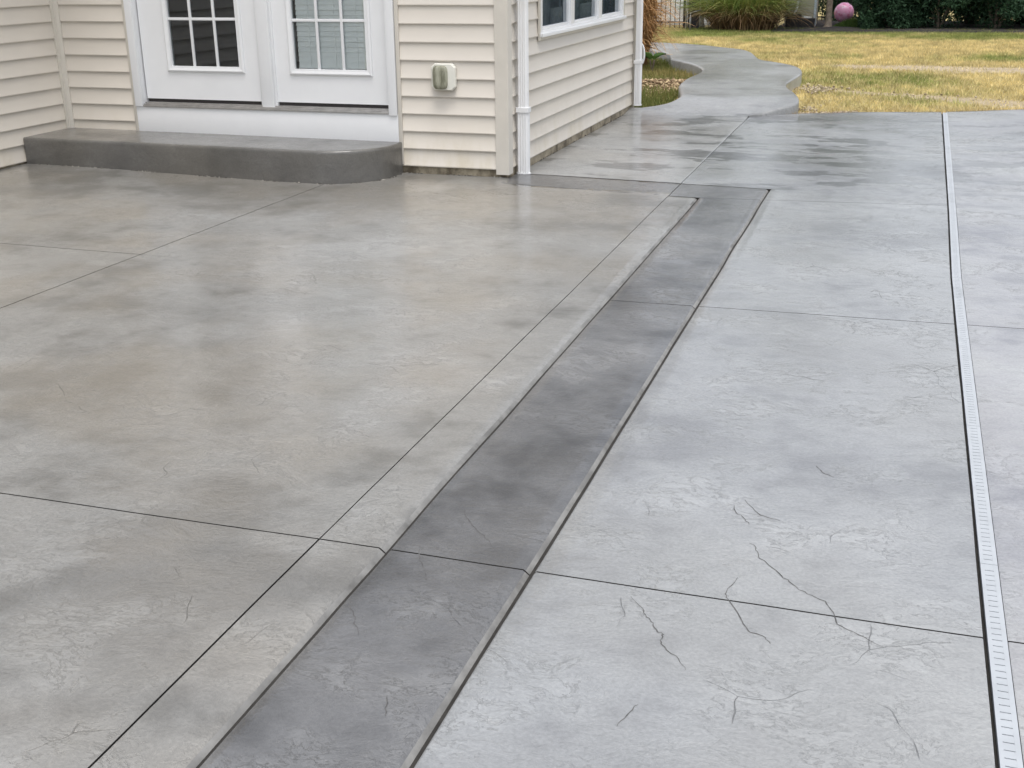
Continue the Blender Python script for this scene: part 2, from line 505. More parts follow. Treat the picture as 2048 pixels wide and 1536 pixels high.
tag(o, "dry yellow and green lawn with bare dirt tracks behind the patio", "lawn", kind="structure")

# ------------------------------------------------------------------ patio slabs
patio = tag(empty("patio", (-1, 6, 0)), "grey stamped concrete patio wet with a sealed sheen", "patio", kind="structure")
def wob(y, s, a=.0035):
    return a * 2 * (fbm(np.asarray(y) * 1.6 + s * 7.7, np.asarray(y) * 0 + s, 3) - .5)
XB0 = lambda y: -6.62 + 0 * y
XJ3 = lambda y: -3.93 + .008 * (np.asarray(y) - 4) + wob(y, 1, .006)
XJ1 = lambda y: -1.43 - .0031 * (np.asarray(y) - 2.6) + wob(y, 2, .003)
XBL = lambda y: -1.222 - .003 * (np.asarray(y) - 1.6) + wob(y, 3, .004)
XBR = lambda y: -.807 - .0022 * (np.asarray(y) - 1.6) + wob(y, 4, .0045)
XDL = lambda y: np.interp(y, [-1, 6, 7.6, 12.9], [.300, .299, .318, .362]) + wob(y, 5, .002)
XDR = lambda y: np.interp(y, [-1, 6, 7.6, 15], [.3545, .353, .372, .425])
XE = lambda y: 6.0 + 0 * y
Y0 = lambda x: -1.0 + 0 * x
YT1 = lambda x: 2.592 + .008 * (np.asarray(x) + 1) + wob(x, 6, .004)
YT2 = lambda x: 5.17 + .03 * (np.asarray(x) + .8) + wob(x, 7, .004)
YT3 = lambda x: 5.33 + wob(x, 8, .004)
YT4 = lambda x: np.interp(x, [-2.6, -2.47, -1.737, -1.243, -.8, .34], [7.86, 7.845, 7.743, 7.712, 7.75, 7.87]) + wob(x, 9, .002)
YTB = lambda x: np.interp(x, [-2.7, -2.52, -.82], [8.30, 8.29, 8.14]) + wob(x, 10, .002)
YH = lambda x: 8.16 + 0 * x
YTOP1 = lambda x: np.where(np.asarray(x) < -2.72, 8.16, np.minimum(8.16, np.interp(x, [-2.72, -2.62, -2.5], [8.16, 7.9, 7.848])))
YFAR = lambda x: np.interp(x, FAR_X, FAR_Y) + wob(x, 12, .012)

SAW = (.0029, .0015, .0)
SAWF = (.0020, .0012, .0)
LIP = (.0035, .024, .020)       # wide tooled edge
LIP2 = (.0035, .007, .006)
BUTT = (.0, .003, .001)
def grid_slab(xa, xb, ya, yb, e, step=.06, zoff=0):
    xm = .5 * (float(xa(4.0)) + float(xb(4.0))); 
    Lx = float(xb(4.0)) - float(xa(4.0)); Ly = float(yb(np.float64(xm))) - float(ya(np.float64(xm)))
    def stations(L, e0, e1):
        a = [0] + [e0[1] * q for q in (.12, .3, .5, .75, 1)]
        b = [0] + [e1[1] * q for q in (.12, .3, .5, .75, 1)]
        s = [e0[0] + q for q in a]; tt = [L - e1[0] - q for q in b][::-1]
        n = max(2, int((tt[0] - s[-1]) / step))
        return np.array(s + list(np.linspace(s[-1], tt[0], n + 1)[1:-1]) + tt)
    sx = stations(Lx, e['l'], e['r']); sy = stations(Ly, e['f'], e['b'])
    U, W = np.meshgrid(sx / Lx, sy / Ly)
    X = xm + 0 * U; Y = 0 * U
    for _ in range(3):
        yA, yB = ya(X), yb(X); Y = yA + W * (yB - yA)
        xA, xB_ = xa(Y), xb(Y); X = xA + U * (xB_ - xA)
    SX, SY = np.meshgrid(sx, sy)
    drop = np.zeros_like(X)
    for k, D in (('l', SX), ('r', Lx - SX), ('f', SY), ('b', Ly - SY)):
        gap, w, d = e[k]
        drop = np.maximum(drop, d * np.clip(1 - (D - gap) / w, 0, 1) ** 1.15)
    lipm = np.zeros(X.shape, bool)
    for k, D in (('l', SX), ('r', Lx - SX)):
        if e[k][1] > .02: lipm |= (D - e[k][0] < e[k][1] * .98)
    Z = zg(X, Y) - drop + .0022 * (fbm(X * 2.3, Y * 2.3) - .5) + zoff
    ny, nx = X.shape
    V = np.stack([X.ravel(), Y.ravel(), Z.ravel()], 1)
    I = np.arange(nx * ny).reshape(ny, nx)
    F = np.stack([I[:-1, :-1].ravel(), I[:-1, 1:].ravel(), I[1:, 1:].ravel(), I[1:, :-1].ravel()], 1)
    loop = np.concatenate([I[0, :-1], I[:-1, -1], I[-1, :0:-1], I[:0:-1, 0]])
    low = V[loop].copy(); low[:, 2] = -.10
    n = len(loop); nb = len(V)
    S = np.stack([loop, nb + np.arange(n), nb + (np.arange(n) + 1) % n, np.roll(loop, -1)], 1)
    fl = lipm[:-1, :-1] & lipm[1:, 1:] | lipm[:-1, 1:] & lipm[1:, :-1]
    mi = np.concatenate([np.where(fl.ravel(), 2, 0), np.ones(n, int)])
    return np.vstack([V, low]), np.vstack([F, S]), mi
def finish(o, mi):
    o.data.materials.append(M['soil']); o.data.materials.append(M['edge'])
    o.data.polygons.foreach_set('material_index', mi.astype(np.int32))
def slab(name, xa, xb, ya, yb, mat, l=SAW, r=SAW, f=SAW, b=SAW, step=.06, label=None):
    V, F, mi = grid_slab(xa, xb, ya, yb, dict(l=l, r=r, f=f, b=b), step)
    o = fast_mesh(name, V, F, mat, patio)
    finish(o, mi)
    o.matrix_parent_inverse = Matrix.Translation((1, -6, 0))
    o.data.polygons.foreach_set("use_smooth", [True] * len(o.data.polygons))
    o.data.set_sharp_from_angle(angle=rad(60))
    return o
P_ = M['patio']; B_ = M['band']; C_ = M['cool']; R_ = M['far']
slab("slab", XB0, XJ3, Y0, YT1, P_)
slab("slab", XB0, XJ3, YT1, YT3, P_)
slab("slab", XB0, XJ3, YT3, YH, P_, b=BUTT)
slab("slab", XJ3, XJ1, Y0, YT1, P_)
slab("slab", XJ3, XJ1, YT1, YTOP1, P_, r=SAWF, b=LIP2)
slab("slab", XJ1, XBL, Y0, YT1, P_, r=LIP, step=.04)
slab("slab", XJ1, XBL, YT1, YT4, P_, l=SAWF, r=LIP, b=LIP2, step=.04)
slab("border_slab", XBL, XBR, Y0, YT1, B_, l=LIP2, r=LIP, step=.04)
slab("border_slab", XBL, XBR, YT1, YT2, B_, l=LIP2, r=LIP, step=.04)
slab("border_slab", XBL, XBR, YT2, YT4, B_, l=LIP2, r=LIP, step=.04)
XT0 = lambda y: -2.70 + 0 * y
slab("border_slab", XT0, XJ1, YT4, YTB, B_, f=LIP2, b=LIP2, step=.04)
slab("border_slab", XJ1, XBR, YT4, YTB, B_, f=SAWF, b=LIP2, r=LIP, step=.04)
slab("slab", XBR, XDL, Y0, YT1, C_, l=LIP2, r=BUTT)
slab("slab", XBR, XDL, YT1, YT2, C_, l=LIP2, r=BUTT)
slab("slab", XBR, XDL, YT2, YT4, C_, l=LIP2, r=BUTT, b=SAWF)
# L-shaped far slab: two grids in one slab
NO = (0, .004, 0)
XJ1b = lambda y: -1.448 - .002 * (np.asarray(y) - 8.2) + wob(y, 2, .003)
V1, F1, m1 = grid_slab(XBR, XDL, YT4, YTB, dict(l=LIP2, r=BUTT, f=SAWF, b=NO), .06)
V2, F2, m2 = grid_slab(XJ1b, XDL, YTB, YFAR, dict(l=SAW, r=BUTT, f=NO, b=LIP2), .06)
o = fast_mesh("slab", np.vstack([V1, V2]), np.vstack([F1, F2 + len(V1)]), C_, patio)
finish(o, np.concatenate([m1, m2]))
o.matrix_parent_inverse = Matrix.Translation((1, -6, 0))
o.data.polygons.foreach_set("use_smooth", [True] * len(o.data.polygons)); o.data.set_sharp_from_angle(angle=rad(60))
slab("slab", XDR, XE, Y0, YT1, R_, l=BUTT)
slab("slab", XDR, XE, YT1, YT2, R_, l=BUTT)
slab("slab", XDR, XE, YT2, YFAR, R_, l=BUTT, b=LIP2, step=.08)
# stamped creases that run across the slabs
CREASES = [[(-0.292, 2.717), (-0.309, 2.632), (-0.301, 2.604), (-0.259, 2.523), (-0.232, 2.468), (-0.197, 2.456), (-0.175, 2.427)],
    [(-0.535, 2.542), (-0.495, 2.496), (-0.478, 2.458), (-0.456, 2.436), (-0.438, 2.4), (-0.422, 2.393), (-0.425, 2.367), (-0.409, 2.341), (-0.369, 2.301), (-0.346, 2.261)],
    [(-0.288, 2.917), (-0.267, 2.896), (-0.254, 2.844), (-0.223, 2.808), (-0.185, 2.761), (-0.152, 2.723), (-0.113, 2.685), (-0.067, 2.663), (-0.044, 2.613), (-0.032, 2.562), (0.018, 2.529), (0.077, 2.491)],
    [(-0.361, 3.142), (-0.347, 3.091), (-0.324, 3.068), (-0.303, 3.029)], [(-0.42, 2.102), (-0.434, 2.06), (-0.446, 2.014)],
    [(-1.12, 2.908), (-1.09, 2.842), (-1.053, 2.794), (-0.999, 2.746), (-0.957, 2.691)], [(-1.142, 2.619), (-1.105, 2.546), (-1.061, 2.467)],
    [(-1.207, 2.305), (-1.168, 2.255), (-1.14, 2.211), (-1.116, 2.176)], [(-0.953, 1.974), (-0.938, 1.937), (-0.924, 1.902)],
    [(-0.154, 3.496), (-0.131, 3.451), (-0.094, 3.424)], [(-0.335, 3.185), (-0.28, 3.098), (-0.221, 3.076)],
    [(-3.92, 5.33), (-3.85, 5.327), (-3.78, 5.325), (-3.70, 5.322)]]
for ci, P_c in enumerate(CREASES):
    Q = []
    for (x1, y1), (x2, y2) in zip(P_c[:-1], P_c[1:]):
        for k in range(4):
            q = k / 4; j = 0 if k == 0 or ci == 11 else .0035
            Q.append((x1 + (x2 - x1) * q + random.uniform(-j, j), y1 + (y2 - y1) * q + random.uniform(-j, j)))
    Q.append(P_c[-1]); Q = np.array(Q)
    tn = np.gradient(Q, axis=0); tn /= np.linalg.norm(tn, axis=1)[:, None]; nr = np.stack([-tn[:, 1], tn[:, 0]], 1)
    nQ = len(Q); tt = np.linspace(0, 1, nQ)
    wq = .0016 * (.35 + .65 * np.sin(np.pi * tt) ** .5) * np.array([random.uniform(.45, 1.25) for _ in range(nQ)])
    V = []
    for i in range(nQ):
        z = float(zg(Q[i, 0], Q[i, 1])) + .0022 * (float(fbm(Q[i, 0] * 2.3, Q[i, 1] * 2.3)) - .5) + .0007
        V += [(*(Q[i] - nr[i] * wq[i]), z), (*(Q[i] + nr[i] * wq[i]), z)]
    o = mesh("crease", V, [(2 * i, 2 * i + 2, 2 * i + 3, 2 * i + 1) for i in range(nQ - 1)], M['crease'], patio)
    o.matrix_parent_inverse = Matrix.Translation((1, -6, 0))
# bed under the joints
bmb = MB(); bmb.prism([tuple(p) for p in [(-6.6, -.95), (5.9, -.95), (5.9, 14.9), (1.16, 13.05), (.37, 12.7), (-.518, 12.45), (-1.38, 12.0), (-1.5, 8.25), (-6.6, 8.15)]], 'z', -.09, -.014)
o = bmb.build("joint_bed", M['soil'], patio); o.matrix_parent_inverse = Matrix.Translation((1, -6, 0))

# ------------------------------------------------------------------ path with formed, curved edges
def resample(P, n):
    d = np.concatenate([[0], np.cumsum(np.hypot(*np.diff(P, axis=0).T))]); t = np.linspace(0, d[-1], n)
    return np.stack([np.interp(t, d, P[:, 0]), np.interp(t, d, P[:, 1])], 1)
Lc = np.vstack([[(-2.70, y) for y in np.linspace(8.31, 12.11, 30)], PLs])
Rc = np.vstack([[(float(XJ1b(np.float64(y))) - .004, y) for y in np.linspace(8.205, 11.98, 30)], PRs])
n1_, n2_ = 30, 150
La = np.vstack([Lc[:30], resample(Lc[30:], n2_)]); Ra = np.vstack([Rc[:30], resample(Rc[30:], n2_)])
us = np.array([0, .004, .010, .02, .05, .1, .2, .3, .4, .5, .6, .7, .8, .9, .95, .98, .990, .996, 1])
prof = np.array([.020, .010, .004, 0, 0, 0, 0, 0, 0, 0, 0, 0, 0, 0, 0, 0, .004, .010, .020])
V = []; NU = len(us)
for i in range(len(La)):
    for u, d in zip(us, prof):
        p = La[i] * (1 - u) + Ra[i] * u
        dd = d if i >= 32 else d * .15
        V.append((p[0], p[1], float(zpath(p[1])) - dd + .003 * (float(fbm(p[0] * 2, p[1] * 2)) - .5)))
V = np.array(V); I = np.arange(len(V)).reshape(-1, NU)
F = np.stack([I[:-1, :-1].ravel(), I[:-1, 1:].ravel(), I[1:, 1:].ravel(), I[1:, :-1].ravel()], 1)
loop = np.concatenate([I[0, :-1], I[:-1, -1], I[-1, :0:-1], I[:0:-1, 0]])
low = V[loop].copy(); low[:, 2] = -.2; n = len(loop); nb = len(V)
S = np.stack([loop, nb + np.arange(n), nb + (np.arange(n) + 1) % n, np.roll(loop, -1)], 1)
o = fast_mesh("path", np.vstack([V, low]), np.vstack([F, S]), M['path'])
o.data.materials.append(M['soil'])
o.data.polygons.foreach_set("material_index", np.concatenate([np.zeros(len(F), np.int32), (low[:, 1] < 11.9).astype(np.int32)]))
o.data.polygons.foreach_set("use_smooth", [True] * len(o.data.polygons)); o.data.set_sharp_from_angle(angle=rad(50))
tag(o, "winding grey concrete path with wavy raised edges leading into the yard", "path", kind="structure")

# ------------------------------------------------------------------ trench drain
drain = tag(empty("trench_drain", (.33, 4, 0)), "long narrow grey slotted trench drain set between concrete slabs", "drain")
inv = Matrix.Translation((-.33, -4, 0))
def dchild(o): o.matrix_parent_inverse = inv; return o
XG0 = lambda y: np.interp(y, [-1, 6, 7.6, 12.8], [.3090, .308, .3285, .3745])
XG1 = lambda y: np.interp(y, [-1, 6, 7.6, 12.8], [.3525, .351, .370, .4165])
yy = np.linspace(-.9, 12.72, 120)
V = []; F = []
for y in yy:
    a, b = float(XDL(np.float64(y))) + .001, float(XDR(np.float64(y))) - .0005
    V += [(a, y, -.001), (a, y, -.045), (b, y, -.045), (b, y, -.0015)]
for i in range(len(yy) - 1):
    for k in range(3): F.append((i * 4 + k, i * 4 + k + 1, i * 4 + k + 5, i * 4 + k + 4))
dchild(mesh("channel", V, F, M['gap'], drain))
def grate(y0, y1, pitch=.0266):
    mb = MB()
    n = max(1, int(round((y1 - y0 - .03) / pitch))); m0 = y0 + .5 * ((y1 - y0) - n * pitch)
    sl = .0031
    def quad(u0, u1, ya, yb, z=0.0):
        P = []
        for y in (ya, yb):
            a, b = float(XG0(y)), float(XG1(y)); 
            P.append((a + u0 * (b - a), y)); P.append((a + u1 * (b - a), y))
        return [P[0], P[1], P[3], P[2]]
    sub = np.linspace(y0, y1, max(2, int((y1 - y0) / .5) + 1))
    for a, b in zip(sub[:-1], sub[1:]):
        mb.prism(quad(0, .22, a, b), 'z', -.018, .001); mb.prism(quad(.74, 1, a, b), 'z', -.018, .001)
    ys_ = y0
    for k in range(n):
        c = m0 + (k + .5) * pitch
        mb.prism(quad(.22, .74, ys_, c - sl / 2), 'z', -.007, .0007); ys_ = c + sl / 2
    mb.prism(quad(.22, .74, ys_, y1), 'z', -.007, .0007)
    dchild(mb.build("grate", M['drain'], drain))
ys_ = [-.88, .72, 2.03, 2.98, 3.99, 5.0, 6.02, 7.62, 9.2, 10.8, 12.70]
for a, b in zip(ys_[:-1], ys_[1:]): grate(a + .0012, b - .0012)

# ------------------------------------------------------------------ house
WH = 2.9                      # wall height
Z0 = .056                     # lowest course
CH = .127                     # course exposure
YA, XB, XC = 8.085, -2.695, -6.47
house = tag(empty("house", (-4.6, 8.1, 0)), "house with beige lap siding, white double patio doors and a triple window", "house")
hinv = Matrix.Translation((4.6, -8.1, 0))
def H(o, p=None):
    if p is None: o.matrix_parent_inverse = hinv
    return o
def hb(name, mat, *boxes, bev=0, parent=None):
    mb = MB()
    for b in boxes: mb.box(*b, bev=bev)
    o = mb.build(name, mat, parent or house)
    if parent is None: o.matrix_parent_inverse = hinv
    if bev: autosmooth(o)
    return o
# board meshes: profile in (depth outwards, z)
PROFILE = [(0.0005, CH + .004), (.0025, CH + .004), (.0115, .013), (.0145, .0105), (.0150, .0040), (.0135, 0.0), (.0100, -.0012), (.004, .0), (0.0005, .004)]
def board_data(L, axis, sign):
    """axis 'x': runs along x, faces -y; axis 'y': runs along y, faces +x*sign"""
    n = len(PROFILE); V = []; k = max(2, int(L / .5) + 1)
    for i in range(k):
        t = L * i / (k - 1)
        for d, z in PROFILE:
            V.append((t, -d, z) if axis == 'x' else (sign * d, t, z))
    F = []
    for i in range(k - 1):
        for j in range(n - 1):
            a = i * n + j; F.append((a, a + 1, a + n + 1, a + n))
    me = data_of("siding_board", V, F, M['siding'])
    bm = bmesh.new(); bm.from_mesh(me); 
    if axis == 'y': bmesh.ops.reverse_faces(bm, faces=bm.faces)
    bm.to_mesh(me); bm.free()
    me.polygons.foreach_set("use_smooth", [True] * len(me.polygons)); me.set_sharp_from_angle(angle=rad(50))
    return me
def boards(L, axis, sign, loc, k0, k1, clip=None):
    me = board_data(L, axis, sign)
    for k in range(k0, k1):
        j = random.uniform(-.0008, .0008)
        o = place("siding_board", me, house, (loc[0], loc[1], Z0 + k * CH + j))
        o.matrix_parent_inverse = hinv
DOOR_T = 2.66
kd = int(math.ceil((DOOR_T - Z0) / CH))
KT = int((WH - Z0) / CH)
SB = .015
boards(.62, 'x', 1, (XC + .02, YA + SB), 1, kd)                        # between inner corner and doors
boards(.755, 'x', 1, (-3.535, YA + SB), 0, kd)                         # between doors and outer corner
boards(3.76, 'x', 1, (XC + .02, YA + SB), kd, KT)
BE = 12.22
boards(BE - 8.13, 'y', 1, (XB - SB, 8.13), 0, 7)
boards(8.85 - 8.13, 'y', 1, (XB - SB, 8.13), 7, 19)
boards(BE - 11.70, 'y', 1, (XB - SB, 11.70), 7, 19)
boards(BE - 8.13, 'y', 1, (XB - SB, 8.13), 19, KT)
boards(8.06 - 2.5, 'y', 1, (XC - SB, 2.5), 0, KT)
# walls behind the boards
t_ = .14
ya, xb, xc = YA + SB, XB - SB, XC - SB
hb("wall", M['interior'], (xc, -5.76, ya, ya + t_, Z0 + .012, WH), (-3.56, xb, ya, ya + t_, Z0 + .012, WH), (-5.76, -3.56, ya, ya + t_, Z0 + .012, .42), (-5.76, -3.56, ya, ya + t_, 2.60, WH))
hb("wall", M['interior'], (xb - t_, xb, ya + t_, BE, Z0 + .012, .96), (xb - t_, xb, ya + t_, 8.90, .96, WH), (xb - t_, xb, 11.66, BE, .96, WH), (xb - t_, xb, 8.90, 11.66, 2.34, WH))
hb("wall", M['interior'], (xc - t_, xc, 2.5, ya + t_, Z0 + .012, WH))
hb("wall", M['siding'], (-9.5, xb, BE, BE + t_, .0, WH))
hb("room_floor", M['ifloor'], (xc, xb - t_, ya + t_, BE, .30, .43))
hb("room_ceiling", M['interior'], (xc - t_, xb, ya, BE, WH - .12, WH - .02))
hb("room_wall", M['interior'], (xc - t_ + .002, xc - .002, ya + t_, BE, .0, WH - .12))
hb("foundation", M['found'], (xc - .008, -2.708, YA + .024, YA + .15, -.2, Z0 + .02), (-2.84, -2.7085, YA + .15, 12.20, -.2, Z0 + .02))
hb("foundation", M['found'], (xc - .15, xc - .006, 2.5, YA + .02, -.2, Z0 + .02))
# eaves and roof
hb("soffit", M['white'], (xc - 3, xb + .36, ya - .36, BE + .4, WH, WH + .03), (xc - 3, xc + .36, 2.2, ya - .36, WH, WH + .03))
hb("fascia", M['whiteout'], (xc + .36, xb + .38, ya - .385, ya - .362, WH - .02, WH + .17), (xb + .362, xb + .385, ya - .36, BE + .4, WH - .02, WH + .17), (xc + .362, xc + .385, 2.2, ya - .386, WH - .02, WH + .17))
mb = MB(); mb.add([(xc - 3, ya - .37, WH + .18), (xb + .37, ya - .37, WH + .18), (xb + .37, BE + .4, WH + .18), (xc - 3, BE + .4, WH + .18), (xc - 3, 10.2, WH + 1.3), (xb - 1.8, 10.2, WH + 1.3)],
                  [(0, 1, 5, 4), (1, 2, 5), (2, 3, 4, 5), (0, 4, 3), (0, 3, 2, 1)])
H(mb.build("roof", M['roof'], house))
mb = MB(); mb.add([(xc - 3, 2.2, WH + .18), (xc + .37, 2.2, WH + .18), (xc + .37, ya - .37, WH + .18), (xc - 3, ya - .37, WH + .18), (xc - 3, 2.2, WH + 1.5), (xc - 3, ya - .37, WH + 1.5)],
                  [(0, 1, 4), (2, 3, 5), (1, 2, 5, 4), (0, 3, 2, 1), (0, 4, 5, 3)])
H(mb.build("roof", M['roof'], house))
# outer corner post (two faces) and inner corner post
cz = .022
H(MB().prism([(-2.787, YA - .004), (-2.692, YA - .004), (-2.689, YA - .001), (-2.689, 8.178), (-2.712, 8.178), (-2.712, YA + .018), (-2.787, YA + .018)], 'z', cz, WH).build("corner_post", M['trim'], house))
H(MB().prism([(XC - .012, YA + .012), (XC - .012, YA - .042), (XC + .006, YA - .044), (XC + .010, YA - .018), (XC + .020, YA - .016), (XC + .044, YA - .006), (XC + .044, YA + .012)], 'z', .23, WH).build("corner_post", M['trim'], house))
H(MB().prism([(-2.712, BE - .03), (-2.689, BE - .03), (-2.689, BE + .14), (-2.76, BE + .155), (-2.76, BE + .142), (-2.712, BE + .14)], 'z', .04, WH).build("corner_post", M['trim'], house))
# J channels beside the doors
hb("door_channel", M['trim'], (-5.836, -5.808, YA - .006, YA + .01, .232, DOOR_T + .03), bev=.003)
hb("door_channel", M['trim'], (-3.546, -3.516, YA - .006, YA + .01, .07, DOOR_T + .03), bev=.003)

# --- double doors
YD = 8.128
hb("door_kick_board", M['white'], (-5.806, -3.547, YA - .008, YA + .03, .205, .432), bev=.002)
hb("door_casing", M['white'], (-5.804, -5.738, YA - .022, YA + .02, .434, DOOR_T), (-5.757, -5.737, YA - .012, YA + .12, .434, DOOR_T), bev=.003)
hb("door_casing", M['white'], (-3.614, -3.549, YA - .022, YA + .02, .424, DOOR_T), (-3.618, -3.600, YA - .010, YA + .12, .424, DOOR_T), bev=.003)
hb("door_casing", M['white'], (-5.737, -3.615, YA - .020, YA + .12, 2.60, DOOR_T), bev=.003)
hb("door_mullion", M['white'], (-4.680, -4.575, YA + .006, YA + .12, .452, 2.60), (-4.70, -4.56, YD - .012, YA + .12, .462, 2.60), bev=.006)
hb("threshold", M['alu'], (-5.735, -3.617, YA - .018, YA + .13, .433, .447), (-5.735, -3.617, YA - .006, YA + .13, .447, .456), (-5.735, -3.617, YA + .016, YA + .13, .456, .466), bev=.0015)
def make_door(x0, x1, gx0, gx1, gz0, mx_, dark_side):
    root = hb("door", M['white'], (x0, gx0 - .03, YD, YD + .045, .492, 2.59), (gx1 + .03, x1, YD, YD + .045, .492, 2.59), (gx0 - .03, gx1 + .03, YD, YD + .045, .492, gz0 - .02), (gx0 - .03, gx1 + .03, YD, YD + .045, gz0 + 5 * .3545, 2.59))
    def c(o): o.matrix_parent_inverse = Matrix(); return o
    def sub(name, mat, *bx, bev=0):
        mb = MB()
        for b in bx: mb.box(*b, bev=bev)
        o = mb.build(name, mat, root)
        if bev: autosmooth(o)
        return o
    gz1 = gz0 + 5 * .3545 - .02
    # raised moulded frame round the glass: sloped profile
    w = .046
    pr = [(0, 0), (.004, .012), (.014, .017), (.032, .012), (.044, .011), (w, 0)]
    mb = MB()
    ox0, ox1, oz0, oz1 = gx0 - w, gx1 + w, gz0 - w, gz1 + w
    n = len(pr)
    for (d, hgt) in pr:
        for (cx, cz_) in ((ox0 + d, oz0 + d), (ox1 - d, oz0 + d), (ox1 - d, oz1 - d), (ox0 + d, oz1 - d)):
            mb.v.append((cx, YD - .0005 - hgt, cz_))
    for i in range(n - 1):
        for k in range(4):
            mb.f.append((i * 4 + k, i * 4 + (k + 1) % 4, (i + 1) * 4 + (k + 1) % 4, (i + 1) * 4 + k))
    mb.build("glazing_frame", M['white'], root)
    sub("glazing_reveal", M['white'], (gx0 - .028, gx0 - .001, YD + .001, YD + .03, gz0, gz1), (gx1 + .001, gx1 + .028, YD + .001, YD + .03, gz0, gz1), (gx0 - .028, gx1 + .028, YD + .001, YD + .03, gz0 - .018, gz0 - .001))
    xs = [gx0, mx_[0], mx_[1], gx1]
    zs = [gz0 + i * (gz1 - gz0) / 5 for i in range(6)]
    hw = .0105
    for i in (1, 2): sub("muntin", M['white'], (xs[i] - hw, xs[i] + hw, YD - .002, YD + .012, gz0, gz1), bev=.003)
    for k in range(1, 5): sub("muntin", M['white'], (gx0, gx1, YD - .001, YD + .011, zs[k] - hw, zs[k] + hw), bev=.003)
    for i in range(3):
        for k in range(5):
            o = mesh("pane", [(xs[i], YD + .013, zs[k]), (xs[i + 1], YD + .013, zs[k]), (xs[i + 1], YD + .013, zs[k + 1]), (xs[i], YD + .013, zs[k + 1])], [(0, 1, 2, 3)], M['glass'], root)
    sub("weather_strip", M['rubber'], (x0 + .005, x1 - .005, YD + .01, YD + .04, .464, .492))
    return root
dl = make_door(-5.728, -4.70, -5.462, -4.870, .746, (-5.267, -5.061), 0)
dr = make_door(-4.56, -3.618, -4.394, -3.800, .741, (-4.193, -3.990), 1)
# venetian blind behind the right door's glass
mb = MB(); mb.box(-4.372, -3.805, YD + .0265, YD + .0285, -.022, .022)
sl_me = mb.data("blind_slat", M['blind'])
zb = .772
for k in range(44):
    o = place("blind_slat", sl_me, dr, (0, 0, 0), (0, 0, 0))
    a = rad(-16 if k > 2 else -8)
    o.location = (0, (YD + .0275) * (1 - math.cos(a)) + .002, zb + k * (.0375 if k > 2 else .040) + (YD + .0275) * -math.sin(a))
    o.rotation_euler = (a, 0, 0)
hbx = MB(); hbx.box(-4.372, -3.805, YD + .022, YD + .034, .7435, .749); hbx.build("blind_rail", M['blind'], dr)
for x in (-4.27, -4.06, -3.88):
    MB().tube([(x, YD + .024, .745), (x, YD + .024, 2.45)], .0015, 5).build("blind_cord", M['blind'], dr)

# --- triple window in the side wall
win = hb("window", M['white'], (XB - .075, XB + .010, 8.872, 8.928, .962, 2.34), (XB - .075, XB + .010, 11.616, 11.672, .962, 2.34), (XB - .075, XB + .010, 8.928, 11.616, 2.29, 2.34), (XB - .075, XB + .012, 8.928, 11.616, .962, .985), bev=.004)
def ws(name, mat, *bx, bev=0):
    mb = MB()
    for b in bx: mb.box(*b, bev=bev)
    o = mb.build(name, mat, win)
    if bev: autosmooth(o)
    return o
ws("sill", M['white'], (XB - .01, XB + .034, 8.862, 11.690, .938, .966), bev=.004)
ws("casing", M['trim'], (XB - .004, XB + .012, 8.838, 8.872, .915, 2.38), (XB - .004, XB + .012, 11.672, 11.706, .935, 2.38), (XB - .004, XB + .010, 8.872, 11.69, .914, .938), (XB - .004, XB + .012, 8.838, 11.706, 2.34, 2.38), bev=.003)
for a, b in ((9.748, 9.868), (10.690, 10.814)):
    ws("mullion", M['white'], (XB - .07, XB + .006, a, b, .985, 2.29), bev=.004)
for a, b in ((8.928, 9.748), (9.868, 10.690), (10.814, 11.616)):
    ws("sash", M['white'], (XB - .06, XB - .006, a, a + .018, .985, 2.29), (XB - .06, XB - .006, b - .018, b, .985, 2.29), (XB - .06, XB - .006, a + .018, b - .018, .985, 1.008), (XB - .06, XB - .006, a + .018, b - .018, 2.26, 2.29), bev=.002)
    mesh("pane", [(XB - .028, a + .01, 1.0), (XB - .028, b - .01, 1.0), (XB - .028, b - .01, 2.28), (XB - .028, a + .01, 2.28)], [(0, 1, 2, 3)], M['glass'], win)
    mesh("insect_screen", [(XB - .045, a + .01, 1.0), (XB - .045, b - .01, 1.0), (XB - .045, b - .01, 2.28), (XB - .045, a + .01, 2.28)], [(0, 1, 2, 3)], M['screen'], win)
    # what stands behind the glass
    V = []; F = []
    ks = 40
    for i in range(ks + 1):
        y = a + (b - a) * (.64 + .42 * i / ks)
        x = XB - .20 - .02 * math.sin(i * 1.15) - .006 * math.sin(i * 2.7)
        V += [(x, y, .97), (x, y, 2.5)]
    for i in range(ks): F.append((2 * i, 2 * i + 2, 2 * i + 3, 2 * i + 1))
    mesh("curtain", V, F, M['curtain'], win, smooth=True)
    ws("window_board", M['shelf'], (XB - .23, XB - .21, a - .05, a + (b - a) * .68, .90, 1.105))
    ws("window_bar", M['shelf'], (XB - .215, XB - .207, a + (b - a) * .36, a + (b - a) * .375, 1.1, 2.3))

